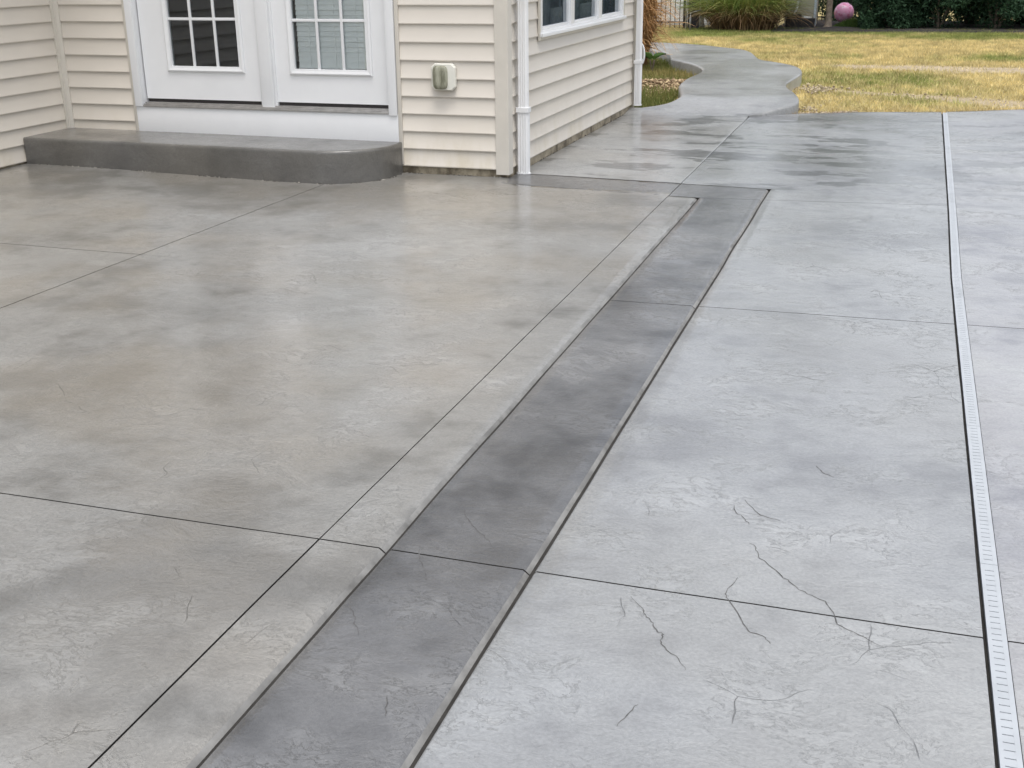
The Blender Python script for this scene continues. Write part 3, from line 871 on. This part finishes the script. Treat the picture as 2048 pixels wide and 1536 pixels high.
# ------------------------------------------------------------------ doorstep
ST_F, ST_R, ST_W = 7.515, .46, .232
pts = [(XC + .004, YA + .012), (XC + .004, ST_F)]
cx, cy = -3.525 - ST_R, ST_F + ST_R
pts += [(x, ST_F) for x in np.linspace(-6.3, cx, 24)]
pts += [(cx + ST_R * math.sin(a), cy - ST_R * math.cos(a)) for a in np.linspace(.06, math.pi / 2, 18)]
pts += [(-3.527, YA - .004), (-3.55, YA + .012)]
N = len(pts)
cen = np.array([(-5.0, 7.85)])
prof = [(0, -.15), (0.0, .05), (0, .12), (0, .210), (.002, .221), (.006, .228), (.013, .2315), (.05, ST_W)]
V = []; F = []
P2 = np.array(pts)
tan = np.roll(P2, -1, 0) - np.roll(P2, 1, 0); nrm = np.stack([-tan[:, 1], tan[:, 0]], 1); nrm /= np.linalg.norm(nrm, axis=1)[:, None]
for d, z in prof:
    for i, p in enumerate(P2):
        q = p.copy()
        if 2 <= i < N - 2: q = p + nrm[i] * d
        else: q = np.array([p[0], p[1] + (d if i == 1 else 0)])
        zz = z + .012 * max(0, (-q[0] - 3.6) / 2.9) * (1 if z > .1 else 0)
        V.append((q[0], q[1] + .004 * (vnoise(q[0] * 4, z * 9) - .5), zz))
for r in range(len(prof) - 1):
    for i in range(N): F.append((r * N + i, r * N + (i + 1) % N, (r + 1) * N + (i + 1) % N, (r + 1) * N + i))
F.append(tuple((len(prof) - 1) * N + i for i in range(N)))
o = mesh("doorstep", V, F, M['step'])
bm = bmesh.new(); bm.from_mesh(o.data); bmesh.ops.recalc_face_normals(bm, faces=bm.faces); bm.to_mesh(o.data); bm.free()
autosmooth(o, 35)
tag(o, "dark grey concrete doorstep with one rounded corner below the white doors", "step")

# ------------------------------------------------------------------ downspouts
def downspout(x, y, top, wx, wy, strap_z, label, base):
    root = tag(empty("downspout", (x, y, base)), label, "downspout", "white downspouts on the side wall")
    def ribbed(hx, hy, z0, z1):
        P = []
        def side(a, b, n=(0, 0)):
            a = Vector(a); b = Vector(b); nn = Vector((-(b - a).y, (b - a).x)).normalized()
            for k in range(13):
                t = k / 13
                d = 0.0035 if 2 <= k <= 10 and (k % 4 in (2, 3)) else 0
                P.append((a + (b - a) * t + nn * d)[:])
        c = .008
        side((hx, -hy + c), (hx, hy - c)); side((hx - c, hy), (-hx + c, hy)); side((-hx, hy - c), (-hx, -hy + c)); side((-hx + c, -hy), (hx - c, -hy))
        return MB().prism(P, 'z', z0 - base, z1 - base)
    ribbed(wx / 2, wy / 2, strap_z, top).build("upper_pipe", M['whiteout'], root)
    ribbed(wx / 2 + .005, wy / 2 + .005, base, strap_z + .02).build("lower_pipe", M['whiteout'], root)
    MB().box(-wx / 2 - .009, wx / 2 + .010, -wy / 2 - .011, wy / 2 + .011, strap_z - base - .006, strap_z - base + .030, bev=.003).build("strap", M['whiteout'], root)
    mb = MB()
    for k in range(14):
        a = 2 * math.pi * k / 14
        mb.box(math.cos(a) * wx * .62 - .008, math.cos(a) * wx * .62 + .008, math.sin(a) * wy * .62 - .007, math.sin(a) * wy * .62 + .007, -.003, .004 + .008 * random.random(), bev=.002)
    mb.build("base_flare", M['whiteout'], root)
    return root
downspout(-2.642, 8.292, WH, .072, .062, .455, "white ribbed downspout at the house corner beside the doors", .003)
downspout(-2.640, 12.185, WH, .060, .072, .478, "white ribbed downspout at the far end of the side wall", float(zpath(12.185)))

# ------------------------------------------------------------------ vent cover on the wall
vent = tag(empty("vent_cover", (-3.172, YA - .002, .62)), "square cream vent cover with a dirty green hood on the siding", "vent cover")
mb = MB()
hw_, hh, ch = .0925, .094, .026
def octo(hw, hh, ch): return [(-hw + ch, -hh), (hw - ch, -hh), (hw, -hh + ch), (hw, hh - ch), (hw - ch, hh), (-hw + ch, hh), (-hw, hh - ch), (-hw, -hh + ch)]
R0 = octo(hw_, hh, ch); R1 = octo(hw_ - .006, hh - .006, ch - .002)
V = [(x, .004, z + .09) for x, z in R0] + [(x, -.022, z + .09) for x, z in R0] + [(x, -.030, z + .09) for x, z in R1]
F = [tuple(range(16, 24))] + [(r * 8 + i, r * 8 + (i + 1) % 8, (r + 1) * 8 + (i + 1) % 8, (r + 1) * 8 + i) for r in (0, 1) for i in range(8)]
mb.add(V, F); mb.build("plate", M['ventplate'], vent)
# hood: bulging rounded shell
V = []; F = []; NR, NA = 8, 32
hx, hz, cx_, cz_ = .057, .083, -.020, .088
for r in range(NR + 1):
    q = r / NR
    s = math.cos(q * math.pi / 2) ** .55 if r < NR else 0
    dpt = -.030 - .030 * math.sin(q * math.pi / 2) ** .6
    for k in range(NA):
        a = 2 * math.pi * k / NA
        ca, sa = math.cos(a), math.sin(a)
        rr_ = 1 / (abs(ca) ** 4.5 + abs(sa) ** 4.5) ** (1 / 4.5)
        V.append((cx_ + hx * s * rr_ * ca, dpt + .004 * math.cos(a * 2) * (1 - q), cz_ + hz * s * rr_ * sa))
for r in range(NR):
    for k in range(NA): F.append((r * NA + k, r * NA + (k + 1) % NA, (r + 1) * NA + (k + 1) % NA, (r + 1) * NA + k))
mb = MB(); mb.add(V, F); mb.build("hood", M['dirtyvent'], vent, smooth=True)
for dx in (-.028, .006, .03):
    MB().box(cx_ + dx - .002, cx_ + dx + .002, -.0635, -.050, cz_ - .055, cz_ + .05, bev=.0015).build("rib", M['dirtyvent'], vent)

# ------------------------------------------------------------------ grass blades
def blades(name, X, Y, Zb, hgt, wid, cols, label, cat="grass", lean=.6):
    n = len(X); th = RNG.random(n) * 2 * math.pi
    lx = np.cos(th) * hgt * lean * RNG.random(n); ly = np.sin(th) * hgt * lean * RNG.random(n)
    ph = RNG.random(n) * math.pi; wx = np.cos(ph) * wid / 2; wy = np.sin(ph) * wid / 2
    V = np.empty((n, 3, 3))
    V[:, 0] = np.stack([X - wx, Y - wy, Zb], 1); V[:, 1] = np.stack([X + wx, Y + wy, Zb], 1)
    V[:, 2] = np.stack([X + lx, Y + ly, Zb + hgt], 1)
    F = np.arange(3 * n).reshape(n, 3)
    o = fast_mesh(name, V.reshape(-1, 3), F, M['leaf'], cols=np.repeat(cols, 3, 0))
    return tag(o, label, cat, kind="stuff")
def mixc(a, b, t): return np.asarray(a)[None] * (1 - t[:, None]) + np.asarray(b)[None] * t[:, None]
n = 420000
Y = 12.0 + 16.6 * RNG.random(n) ** .8
X = -7.5 + RNG.random(n) * 15
keep = (X > -1.6 - .33 * (Y - 12)) & (X < 2.4 + .33 * (Y - 12))
X, Y = X[keep], Y[keep]
bad = inside(POLY_PATH, X, Y) | inside(POLY_PATIO, X, Y)
xl = np.interp(Y, PLs[:, 1], PLs[:, 0]); bad |= (X < xl) & (Y < 18.75)
X, Y = X[~bad], Y[~bad]
keep = RNG.random(len(X)) > bare(X, Y) * .90
X, Y = X[keep], Y[keep]
pn = fbm(X * .7, Y * .5, 4); pf = fbm(X * 5, Y * 3, 2)
gr = (pn - .56) * 3.0 + (pf - .5) * .9 + .22
gr += .75 * SS((Y - 23.5) / 3.5) + .55 * np.exp(-((X + .6) / .9) ** 2 - ((Y - 16.2) / 1.0) ** 2) + .35 * np.exp(-((X + .9) / .5) ** 2 - ((Y - 13.6) / .9) ** 2)
gr += RNG.normal(0, .16, len(X)); gr = np.clip(gr, 0, 1)
cols = mixc((.68, .56, .27), (.26, .30, .09), gr)
edge = np.interp(X, FAR_X, FAR_Y); rim = np.exp(-np.clip(Y - edge, 0, 9) / .10) * (X > -1.4)
cols = cols * (1 - rim[:, None] * .8) + np.array((.36, .16, .06)) * rim[:, None] * .8
cols *= ((.72 + .5 * RNG.random(len(X))) * (.68 + .62 * vnoise(X * 7, Y * 5)))[:, None]
blades("lawn_grass", X, Y, zlawn(X, Y) - .005, .028 + .035 * RNG.random(len(X)), np.full(len(X), .011), cols, "short dry yellow lawn grass with green patches", "grass", 1.1)
# bed between the house end and the path
n = 42000
X = -5.2 + RNG.random(n) * 3.2; Y = 12.2 + RNG.random(n) * 6.6
xl = np.interp(Y, PLs[:, 1], PLs[:, 0])
keep = (X < xl - .015) & (~inside(POLY_PATH, X, Y)) & ~((X < -2.75) & (Y < BE + .2))
X, Y = X[keep], Y[keep]
bare = np.exp(-((Y - 14.9) / .75) ** 2)
keep = RNG.random(len(X)) > bare * .85; X, Y = X[keep], Y[keep]
gr = np.clip(.75 + .5 * (fbm(X * 2, Y * 2) - .5) - .35 * np.exp(-((Y - 16.2) / .6) ** 2) + RNG.normal(0, .15, len(X)), 0, 1)
cols = mixc((.34, .26, .11), (.13, .18, .045), gr) * (.7 + .6 * RNG.random(len(X)))[:, None]
blades("bed_grass", X, Y, np.full(len(X), -.035), .04 + .06 * RNG.random(len(X)), np.full(len(X), .010), cols, "green grass in the bed beside the winding path", "grass", .8)

# loose straw / soil clods
def clods(name, X, Y, Z, size, cols, label, cat):
    n = len(X)
    base = np.array([(1, 0, 0), (-1, 0, 0), (0, 1, 0), (0, -1, 0), (0, 0, 1), (0, 0, -1)], float)
    fc = np.array([(0, 2, 4), (2, 1, 4), (1, 3, 4), (3, 0, 4), (2, 0, 5), (1, 2, 5), (3, 1, 5), (0, 3, 5)])
    sc = size[:, None] * (.5 + RNG.random((n, 3))) * np.array([1, .8, .6])
    th = RNG.random(n) * 6.28; c, s = np.cos(th), np.sin(th)
    V = base[None] * sc[:, None, :] * (.75 + .5 * RNG.random((n, 6, 1)))
    Vx = V[..., 0] * c[:, None] - V[..., 1] * s[:, None]; Vy = V[..., 0] * s[:, None] + V[..., 1] * c[:, None]
    V = np.stack([Vx + X[:, None], Vy + Y[:, None], V[..., 2] + Z[:, None]], -1)
    F = (fc[None] + 6 * np.arange(n)[:, None, None]).reshape(-1, 3)
    o = fast_mesh(name, V.reshape(-1, 3), F, M['clod'], cols=np.repeat(cols, 6, 0))
    return tag(o, label, cat, kind="stuff")
n = 2600
Y = RNG.normal(14.9, .42, n); X = -2.55 - np.abs(RNG.normal(0, .55, n))
keep = (X < np.interp(Y, PLs[:, 1], PLs[:, 0]) - .05) & (Y > 13.6) & (Y < 16.3); X, Y = X[keep], Y[keep]
Z = -.03 + .07 * np.exp(-((Y - 14.9) / .4) ** 2) * RNG.random(len(X))
cols = mixc((.17, .11, .065), (.55, .43, .26), RNG.random(len(X)) ** 1.6)
clods("straw_mulch", X, Y, Z, .012 + .03 * RNG.random(len(X)) ** 2, cols, "heap of brown straw and soil in the bed by the path", "mulch")
parts = []
n = 260; parts.append((RNG.normal(-1.03, .13, n), RNG.normal(14.75, .22, n)))
n = 110; a = RNG.random(n); parts.append((-1.0 + .55 * a, np.interp(-1.0 + .55 * a, FAR_X, FAR_Y) + .05 + .10 * RNG.random(n)))
n = 50; parts.append((RNG.normal(-.93, .05, n), RNG.normal(12.75, .15, n)))
n = 60; a = RNG.random(n); parts.append((np.interp(a, np.linspace(0, 1, 7), [p[0] for p in TR2]) + RNG.normal(0, .05, n), np.interp(a, np.linspace(0, 1, 7), [p[1] for p in TR2]) + RNG.normal(0, .12, n)))
X = np.concatenate([p[0] for p in parts]); Y = np.concatenate([p[1] for p in parts])
keep = ~(inside(POLY_PATH, X, Y) | inside(POLY_PATIO, X, Y)); X, Y = X[keep], Y[keep]
cols = mixc((.12, .09, .06), (.50, .42, .30), RNG.random(len(X)) ** .8)
clods("soil_clods", X, Y, np.full(len(X), -.012), .008 + .02 * RNG.random(len(X)) ** 2, cols, "loose soil clods and pebbles along the path and patio edge", "soil")

# crumbs of mortar and grit lodged along the foot of the step and the walls
n = 900; q = RNG.random(n)
OL = np.array(pts[1:-1]); dl_ = np.concatenate([[0], np.cumsum(np.hypot(*np.diff(OL, axis=0).T))])
X = np.interp(q * dl_[-1], dl_, OL[:, 0]); Y = np.interp(q * dl_[-1], dl_, OL[:, 1]) - .004 - .010 * RNG.random(n) ** 2
X += np.where(X > -3.9, .006, 0)
n2 = 260; X = np.concatenate([X, -3.52 + .8 * RNG.random(n2)]); Y = np.concatenate([Y, YA + .018 - .012 * RNG.random(n2)])
n2 = 300; X = np.concatenate([X, -2.705 + .014 * RNG.random(n2)]); Y = np.concatenate([Y, 8.2 + 3.9 * RNG.random(n2)])
Z = zg(X, Y) + .001
clump = vnoise(X * 9, Y * 9) > .45; X, Y, Z = X[clump], Y[clump], Z[clump]
cols = mixc((.06, .055, .05), (.40, .38, .34), RNG.random(len(X)) ** 2)
clods("mortar_crumbs", X, Y, Z, .002 + .007 * RNG.random(len(X)) ** 2, cols, "grit and mortar crumbs along the foot of the step and walls", "grit")

# ------------------------------------------------------------------ ribbon plants
def ribbons(name, base, n, spread, length, droop, width, colf, parent, mat, seg=7, up=.9, zmin=0.0, rmax=None):
    V = np.empty((n, seg + 1, 2, 3)); C = np.empty((n, seg + 1, 2, 3))
    for i in range(n):
        a = random.uniform(0, 2 * math.pi); r = spread[0] * math.sqrt(random.random())
        p = np.array([base[0] + r * math.cos(a), base[1] + r * math.sin(a) * spread[1], base[2]])
        a2 = a + random.gauss(0, .7); el = math.radians(random.uniform(*up) if isinstance(up, tuple) else 80)
        d = np.array([math.cos(a2) * math.cos(el), math.sin(a2) * math.cos(el), math.sin(el)])
        L = random.uniform(*length) / seg; dr = random.uniform(*droop); w = width * random.uniform(.7, 1.3)
        side = np.array([-math.sin(a2), math.cos(a2), 0]) 
        tw = random.uniform(-.8, .8); side = side * math.cos(tw) + np.array([0, 0, 1]) * math.sin(tw)
        rnd = random.random()
        for k in range(seg + 1):
            q = k / seg
            ww = w * (1 - q * .85)
            V[i, k, 0] = p - side * ww / 2; V[i, k, 1] = p + side * ww / 2
            C[i, k, :] = colf(q, rnd, p)
            d = d + np.array([0, 0, -dr * (.4 + q)]) + np.random.default_rng(i * 31 + k).normal(0, .07, 3); d /= np.linalg.norm(d)
            p = p + d * L
            if p[2] < zmin + .01: p[2] = zmin + .01 + .01 * random.random()
    if rmax:       # dense tuft: outer blades hang close to the clump
        dx, dy = V[..., 0] - base[0], V[..., 1] - base[1]
        r = np.hypot(dx, dy) + 1e-6; k_ = rmax * np.tanh(r / rmax) / r
        V[..., 0] = base[0] + dx * k_; V[..., 1] = base[1] + dy * k_
    I = np.arange(n * (seg + 1) * 2).reshape(n, seg + 1, 2)
    F = np.stack([I[:, :-1, 0], I[:, :-1, 1], I[:, 1:, 1], I[:, 1:, 0]], -1).reshape(-1, 4)
    o = fast_mesh(name, V.reshape(-1, 3), F, mat, parent, cols=C.reshape(-1, 3))
    return o
def dcol(q, r, p):
    a = np.array((.30, .15, .055)); b = np.array((.62, .40, .19)); return (a * (1 - r) + b * r) * (.75 + .35 * q)
pl = tag(empty("dried_grass_plant"), "dried brown ornamental grass drooping behind the far downspout", "plant")
ribbons("dry_leaves", (-3.85, 17.3, -.02), 2100, (.24, 1), (1.2, 2.4), (.20, .40), .016, dcol, pl, M['dry'], seg=9, up=(72, 89), zmin=.13, rmax=.36)
for zb_, nb_, rb_ in ((.25, 260, .26), (.5, 420, .28), (.75, 480, .30), (1.0, 480, .30), (1.25, 380, .26)):
    ribbons("dry_leaves", (-3.89, 17.3, zb_), nb_, (rb_, 1), (.35, .75), (.16, .5), .015, dcol, pl, M['dry'], seg=6, up=(5, 70), zmin=.13)
ribbons("dry_stems", (-3.83, 17.3, -.03), 220, (.22, 1), (.8, 1.3), (.02, .08), .012, lambda q, r, p: np.array((.24, .14, .06)), pl, M['dry'], seg=5, up=(70, 89))
def gcol(q, r, p):
    g = np.array((.12, .20, .045)) * (1 - r) + np.array((.34, .38, .11)) * r
    br = np.array((.20, .13, .07)) * (.6 + .7 * r)
    t = float(SS((p[2] - .12 - .2 * r) / .4)); return br * (1 - t) + g * t
gp = tag(empty("ornamental_grass", (0, 0, -.08)), "large green clump of arching ornamental grass at the lawn's far edge", "plant")
ribbons("grass_leaves", (-3.66, 28.0, -.03), 3000, (.66, .7), (.9, 1.7), (.10, .30), .020, gcol, gp, M['leaf'], seg=8, up=(48, 88), zmin=.0)
ribbons("grass_stems", (-3.66, 28.0, -.03), 400, (.8, .7), (.5, .8), (.01, .05), .018, lambda q, r, p: np.array((.30, .22, .12)) * (.5 + .7 * r), gp, M['dry'], seg=4, up=(55, 86))

# broad-leaved plant behind the downspout
hp = tag(empty("leafy_plant", (-3.4, 16.6, 0)), "small plant with broad dark green leaves by the path", "plant")
for k, (a, L, el) in enumerate(((.1, .15, .9), (-.9, .16, .7), (1.0, .17, .8), (2.4, .16, .9), (3.6, .15, .7), (-2.0, .16, 1.1))):
    V = []; F = []
    for i in range(7):
        q = i / 6; w = .075 * math.sin(math.pi * min(1, q * .93 + .07)) ** .8
        r_ = L * (.25 + q); z = .05 + L * math.sin(el) * 1.1 * q - .28 * q * q * L * 3 * .5
        for s in (-1, 0, 1):
            V.append((math.cos(a) * r_ - math.sin(a) * w * s, math.sin(a) * r_ + math.cos(a) * w * s, z + (.018 if s else 0) + .1))
    for i in range(6):
        for s in range(2): F.append((i * 3 + s, i * 3 + s + 1, i * 3 + s + 4, i * 3 + s + 3))
    o = mesh("leaf", V, F, M['leaf'], hp, smooth=True)
    ca = o.data.color_attributes.new("tint", 'FLOAT_COLOR', 'POINT')
    ca.data.foreach_set("color", np.tile(np.array([.05, .10, .025, 1], np.float32) * (1 + .3 * (k % 2)), len(V)))
    MB().tube([(0, 0, -.03), (math.cos(a) * L * .25, math.sin(a) * L * .25, .14)], .006, 6).build("leaf_stalk", M['bark'], hp)

# looped white hose behind the far downspout
mb = MB()
for j in range(3):
    P3 = []
    for k in range(29):
        a = math.radians(-100 + 200 * k / 28)
        P3.append((-2.688 + (.050 - .012 * j) * math.cos(a), 12.45 + .02 * j, .54 + (.115 - .012 * j) * math.sin(a)))
    mb.tube(P3, .011, 8)
o = mb.build("hose_loop", M['whiteout'], None, smooth=True)
tag(o, "white looped plastic hose hanging behind the far downspout", "hose")

# ------------------------------------------------------------------ far side of the yard
mg = MB(); gxm = np.linspace(-2.95, 7.5, 60); gym = np.linspace(0, 1, 14); V = []; F = []
for j, q in enumerate(gym):
    for i, x in enumerate(gxm):
        y0_ = 27.15 + .10 * (x + 1) * .35 + .25 * (vnoise(x * 1.7, 3) - .5)
        V.append((x, y0_ + q * (31.6 - y0_), -.125 + (.045 * vnoise(x * 6, q * 30) + .03) * (1 if j else 0)))
for j in range(13):
    for i in range(59): a = j * 60 + i; F.append((a, a + 1, a + 61, a + 60))
o = mesh("mulch_bed", V, F, M['mulch']); tag(o, "dark mulch bed under the evergreen shrubs", "mulch bed", kind="structure")

def leaf_cloud(name, blobs, n, size, cols, parent, flat=.6, jag=.25):
    """small leaf faces spread through a set of ellipsoids"""
    bl = np.array([b[0] for b in blobs]); br = np.array([b[1] for b in blobs], float)
    vol = br.prod(1) ** .66; idx = RNG.choice(len(blobs), n, p=vol / vol.sum())
    u = RNG.normal(size=(n, 3)); u /= np.linalg.norm(u, axis=1)[:, None]
    r = RNG.random(n) ** .32 * (1 + jag * RNG.normal(size=n) * .5)
    C = bl[idx] + u * br[idx] * r[:, None]
    C[:, 2] = np.maximum(C[:, 2], .03)
    a = RNG.normal(size=(n, 3)) + u * .8; a /= np.linalg.norm(a, axis=1)[:, None]
    b = np.cross(a, RNG.normal(size=(n, 3))); b /= np.linalg.norm(b, axis=1)[:, None]
    s = size * (.5 + RNG.random(n))[:, None]
    V = np.stack([C - b * s * .28, C + a * s * .5 - b * s * .05, C + a * s, C + b * s * .28 + a * s * .35], 1)
    F = np.arange(4 * n).reshape(n, 4)
    t = np.clip(.5 + .35 * RNG.normal(size=n), 0, 1) * .6 + .4 * RNG.random(len(blobs))[idx]
    c = mixc(cols[0], cols[1], t)
    return fast_mesh(name, V.reshape(-1, 3), F, M['leaf'], parent, cols=np.repeat(c, 4, 0))

shr = [(-.50, 28.85, .72, 1.75, "rounded dark evergreen shrub standing next to the pink ball"),
       (.55, 28.95, .95, 1.95, "dark evergreen shrub second from the pink ball"),
       (1.75, 28.9, .95, 1.8, "dark evergreen shrub third from the pink ball"),
       (2.95, 29.0, 1.0, 1.95, "dark evergreen shrub fourth from the pink ball"),
       (4.3, 29.1, 1.05, 1.9, "dark evergreen shrub fifth from the pink ball"),
       (-1.75, 32.4, .9, 1.9, "dark evergreen shrub growing behind the picket fence"),
       ] + [(x, 30.6 + .05 * x, 1.0, 2.05, "tall evergreen shrub in the back row, %s from the pink ball" % w_) for x, w_ in ((.15, "nearest one"), (1.25, "second one"), (2.4, "third one"), (3.55, "fourth one"), (4.7, "fifth one"))]
for (x, y, w, hgt, lab) in shr:
    root = tag(empty("evergreen_shrub", (x, y, -.08)), lab, "shrub", "evergreen shrubs along the mulch bed")
    bl = [((0, 0, hgt * .45), (w * .75, w * .7, hgt * .48))]
    for k in range(26):
        a = random.uniform(0, 6.28); r = random.uniform(.3, .85) * w; z = random.uniform(.06, .95) * hgt
        bl.append(((math.cos(a) * r, math.sin(a) * r, z), (random.uniform(.2, .36), random.uniform(.2, .36), random.uniform(.18, .36))))
    leaf_cloud("crown", bl, 20000, .08, ((.012, .035, .018), (.055, .115, .055)), root)
    mbt = MB()
    for k in range(6):
        a = k * 1.05 + .3
        mbt.tube([(math.cos(a) * .05, math.sin(a) * .05, -.03), (math.cos(a) * .2, math.sin(a) * .2, .4), (math.cos(a) * .4, math.sin(a) * .4, hgt * .7)], [.035, .028, .01], 6)
    mbt.build("stems", M['bark'], root)

def tree(x, y, rt_, hgt, crown_z, cr, label, bark, n=7000, cols=((.03, .06, .015), (.10, .15, .04)), lean=0.0):
    root = tag(empty("tree", (x, y, -.08)), label, "tree")
    mbt = MB(); H1 = crown_z + .6
    mbt.tube([(0, 0, -.05), (0, 0, .015), (.004, 0, .06), (.006, 0, .2), (lean * .3, .02, 1.0), (lean * .7, .03, H1 * .7), (lean, .05, H1 + .6), (lean, .05, hgt * .85)],
             [rt_ * 1.7, rt_ * 1.55, rt_ * 1.12, rt_, rt_ * .95, rt_ * .85, rt_ * .6, .02], 14)
    for k in range(8):
        a = k * 2.4; z = H1 * (.75 + .06 * k)
        mbt.tube([(lean * .8, .03, z), (lean + math.cos(a) * cr * .45, math.sin(a) * cr * .45, z + .5), (lean + math.cos(a) * cr * .8, math.sin(a) * cr * .8, z + 1.1)], [rt_ * .45, rt_ * .3, .012], 7)
    mbt.build("trunk", bark, root, smooth=True)
    bl = []
    for k in range(26):
        a = random.uniform(0, 6.28); r = random.uniform(0, .9) * cr; z = random.uniform(crown_z, hgt)
        s = random.uniform(.3, .55) * cr * .8
        bl.append(((lean + math.cos(a) * r, math.sin(a) * r, z), (s, s, s * .75)))
    leaf_cloud("crown", bl, n, .13, cols, root)
    return root
tree(-1.83, 28.55, .071, 7.0, 1.9, 2.2, "tree with a slim straight brown trunk beside the pink ball", M['bark'])
tree(-4.80, 29.1, .055, 5.0, 2.2, 1.4, "tree with a thin grey trunk beside the ornamental grass clump", M['barkgrey'], lean=.12)

ball = MB()
bm = bmesh.new(); bmesh.ops.create_icosphere(bm, subdivisions=4, radius=.228)
bm.verts.index_update(); ball.add([v.co[:] for v in bm.verts], [[w.index for w in f.verts] for f in bm.faces]); bm.free()
o = ball.build("ball", M['ball'], None, smooth=True, loc=(-1.574, 30.0, .186)); tag(o, "pink mottled play ball lying between the tree and the shrubs", "ball")

n = 5000
X = RNG.normal(-1.28, .32, n); Y = RNG.normal(29.35, .25, n); keep = (X > -1.9) & (X < -.4) & (Y > 28.75) & (Y < 29.74); X, Y = X[keep], Y[keep]
cols = mixc((.05, .10, .02), (.12, .19, .05), RNG.random(len(X)))
blades("weeds", X, Y, np.full(len(X), -.10), (.04 + .20 * RNG.random(len(X))) * SS((X + 1.95) / .7), np.full(len(X), .016), cols, "low green weeds growing in front of the pink ball", "weeds", .7)

# black picket fence, two runs
def fence(x0, x1, y, label, pitch=.112, hgt=1.35):
    root = tag(empty("fence", (x0, y, -.08)), label, "fence")
    MBp = MB(); MBp.box(-.008, .008, -.008, .008, .0, hgt); pk = MBp.data("picket", M['black'])
    k = 0; x = .05
    while x < x1 - x0 - .03:
        place("picket", pk, root, (x, 0, -.02)); x += pitch
    for z in (.10, hgt - .18):
        MB().box(0, x1 - x0, -.018, .018, z, z + .032).build("rail", M['black'], root)
    for x in (0, x1 - x0):
        MB().box(x - .042, x + .042, -.042, .042, -.05, hgt + .08, bev=.004).build("post", M['black'], root)
    return root
fence(-6.9, -5.052, 28.3, "black metal picket fence before the white sided building", pitch=.1115)
fence(-2.3, -.7, 31.0, "black metal picket fence behind the tree and shrubs")

o = MB().box(-4.985, -4.72, 28.25, 28.33, -.13, 1.5, bev=.01).build("gate_panel", M['navy']); tag(o, "narrow dark navy panel beside the black fence post", "panel")
o = MB().tube([(-4.995, 28.1, -.13), (-4.995, 28.1, 1.6)], .011, 8).build("thin_pole", M['whiteout'], None, True); tag(o, "thin white pole in front of the black fence post", "pole")
o = MB().tube([(-4.77, 27.4, -.13), (-4.77, 27.4, .17), (-4.77, 27.4, .185), (-4.77, 27.4, .24)], [.024, .024, .014, .012], 10).tube([(-4.775, 27.4, .28), (-4.66, 27.42, .315), (-4.54, 27.45, .345)], [.012, .011, .01], 8).tube([(-4.77, 27.4, .24), (-4.77, 27.4, .285)], .012, 8).build("hand_pump", M['steel'], None, True)
tag(o, "short grey metal post with a side handle before the navy panel", "post")

# white sided building behind the fence
wb = tag(empty("white_building", (-5.8, 30.0, -.08)), "white lap sided building behind the black picket fence", "building")
MB().box(-2.2, 1.35, .02, 1.9, -.05, 2.6).build("wall", M['whiteboard'], wb)
mb = MB(); mb.add([(-2.2, -d, z) for d, z in ((.0, .125), (.004, .123), (.016, .01), (.016, 0), (0, 0))] + [(1.35, -d, z) for d, z in ((.0, .125), (.004, .123), (.016, .01), (.016, 0), (0, 0))], [(i, i + 1, i + 6, i + 5) for i in range(4)])
wd = mb.data("board", M['whiteboard'])
for k in range(21): place("board", wd, wb, (0, .018, k * .123))
MB().add([(-2.4, -.25, 2.6), (1.55, -.25, 2.6), (1.55, 2.1, 2.6), (-2.4, 2.1, 2.6), (-2.4, .9, 3.4), (1.55, .9, 3.4)], [(0, 1, 5, 4), (2, 3, 4, 5), (0, 4, 3), (1, 2, 5), (0, 3, 2, 1)]).build("roof", M['roof'], wb)

# beige shed corner with pipe and black box
sh = tag(empty("shed", (-2.485, 29.0, -.08)), "narrow beige shed with pale blue corner trim behind the lawn", "shed")
MB().box(-.33, .31, 0, .9, -.05, 2.1, bev=.006).build("wall", M['beigewall'], sh)
MB().box(.29, .345, -.025, .03, -.05, 2.1, bev=.005).build("corner_trim", M['bluewhite'], sh)
MB().box(-.36, -.31, -.02, .03, -.05, 2.1, bev=.005).build("corner_trim", M['beigewall'], sh)
MB().add([(-.45, -.12, 2.1), (.45, -.12, 2.1), (.45, 1.0, 2.1), (-.45, 1.0, 2.1), (-.45, .44, 2.45), (.45, .44, 2.45)], [(0, 1, 5, 4), (2, 3, 4, 5), (0, 4, 3), (1, 2, 5), (0, 3, 2, 1)]).build("roof", M['roof'], sh)
pp = tag(empty("drain_pipe", (-2.545, 28.92, -.08)), "white pipe running down the beige shed and bending left", "pipe")
MB().tube([(0, 0, 2.1), (0, 0, .63), (0, -.0, .50)], .032, 10).build("straight_pipe", M['whiteout'], pp, True)
MB().tube([(-.005, -.01, .56), (-.02, -.03, .42), (-.07, -.06, .28), (-.16, -.1, .17), (-.26, -.12, .12)], .022, 10).build("bent_hose", M['whiteout'], pp, True)
MB().tube([(0, 0, .585), (0, 0, .61)], .040, 10).build("clamp", M['redband'], pp, True)
bxr = tag(empty("black_box", (-2.42, 28.72, -.08)), "low black plastic box at the foot of the beige shed", "box")
MB().box(-.36, .28, -.12, .14, -.03, .20, bev=.015).build("body", M['black'], bxr)
MB().box(-.34, -.02, -.10, .12, .20, .28, bev=.02).build("lid", M['black'], bxr)
MB().box(.03, .20, -.05, .08, .20, .235, bev=.008).build("white_tag", M['whiteout'], bxr)
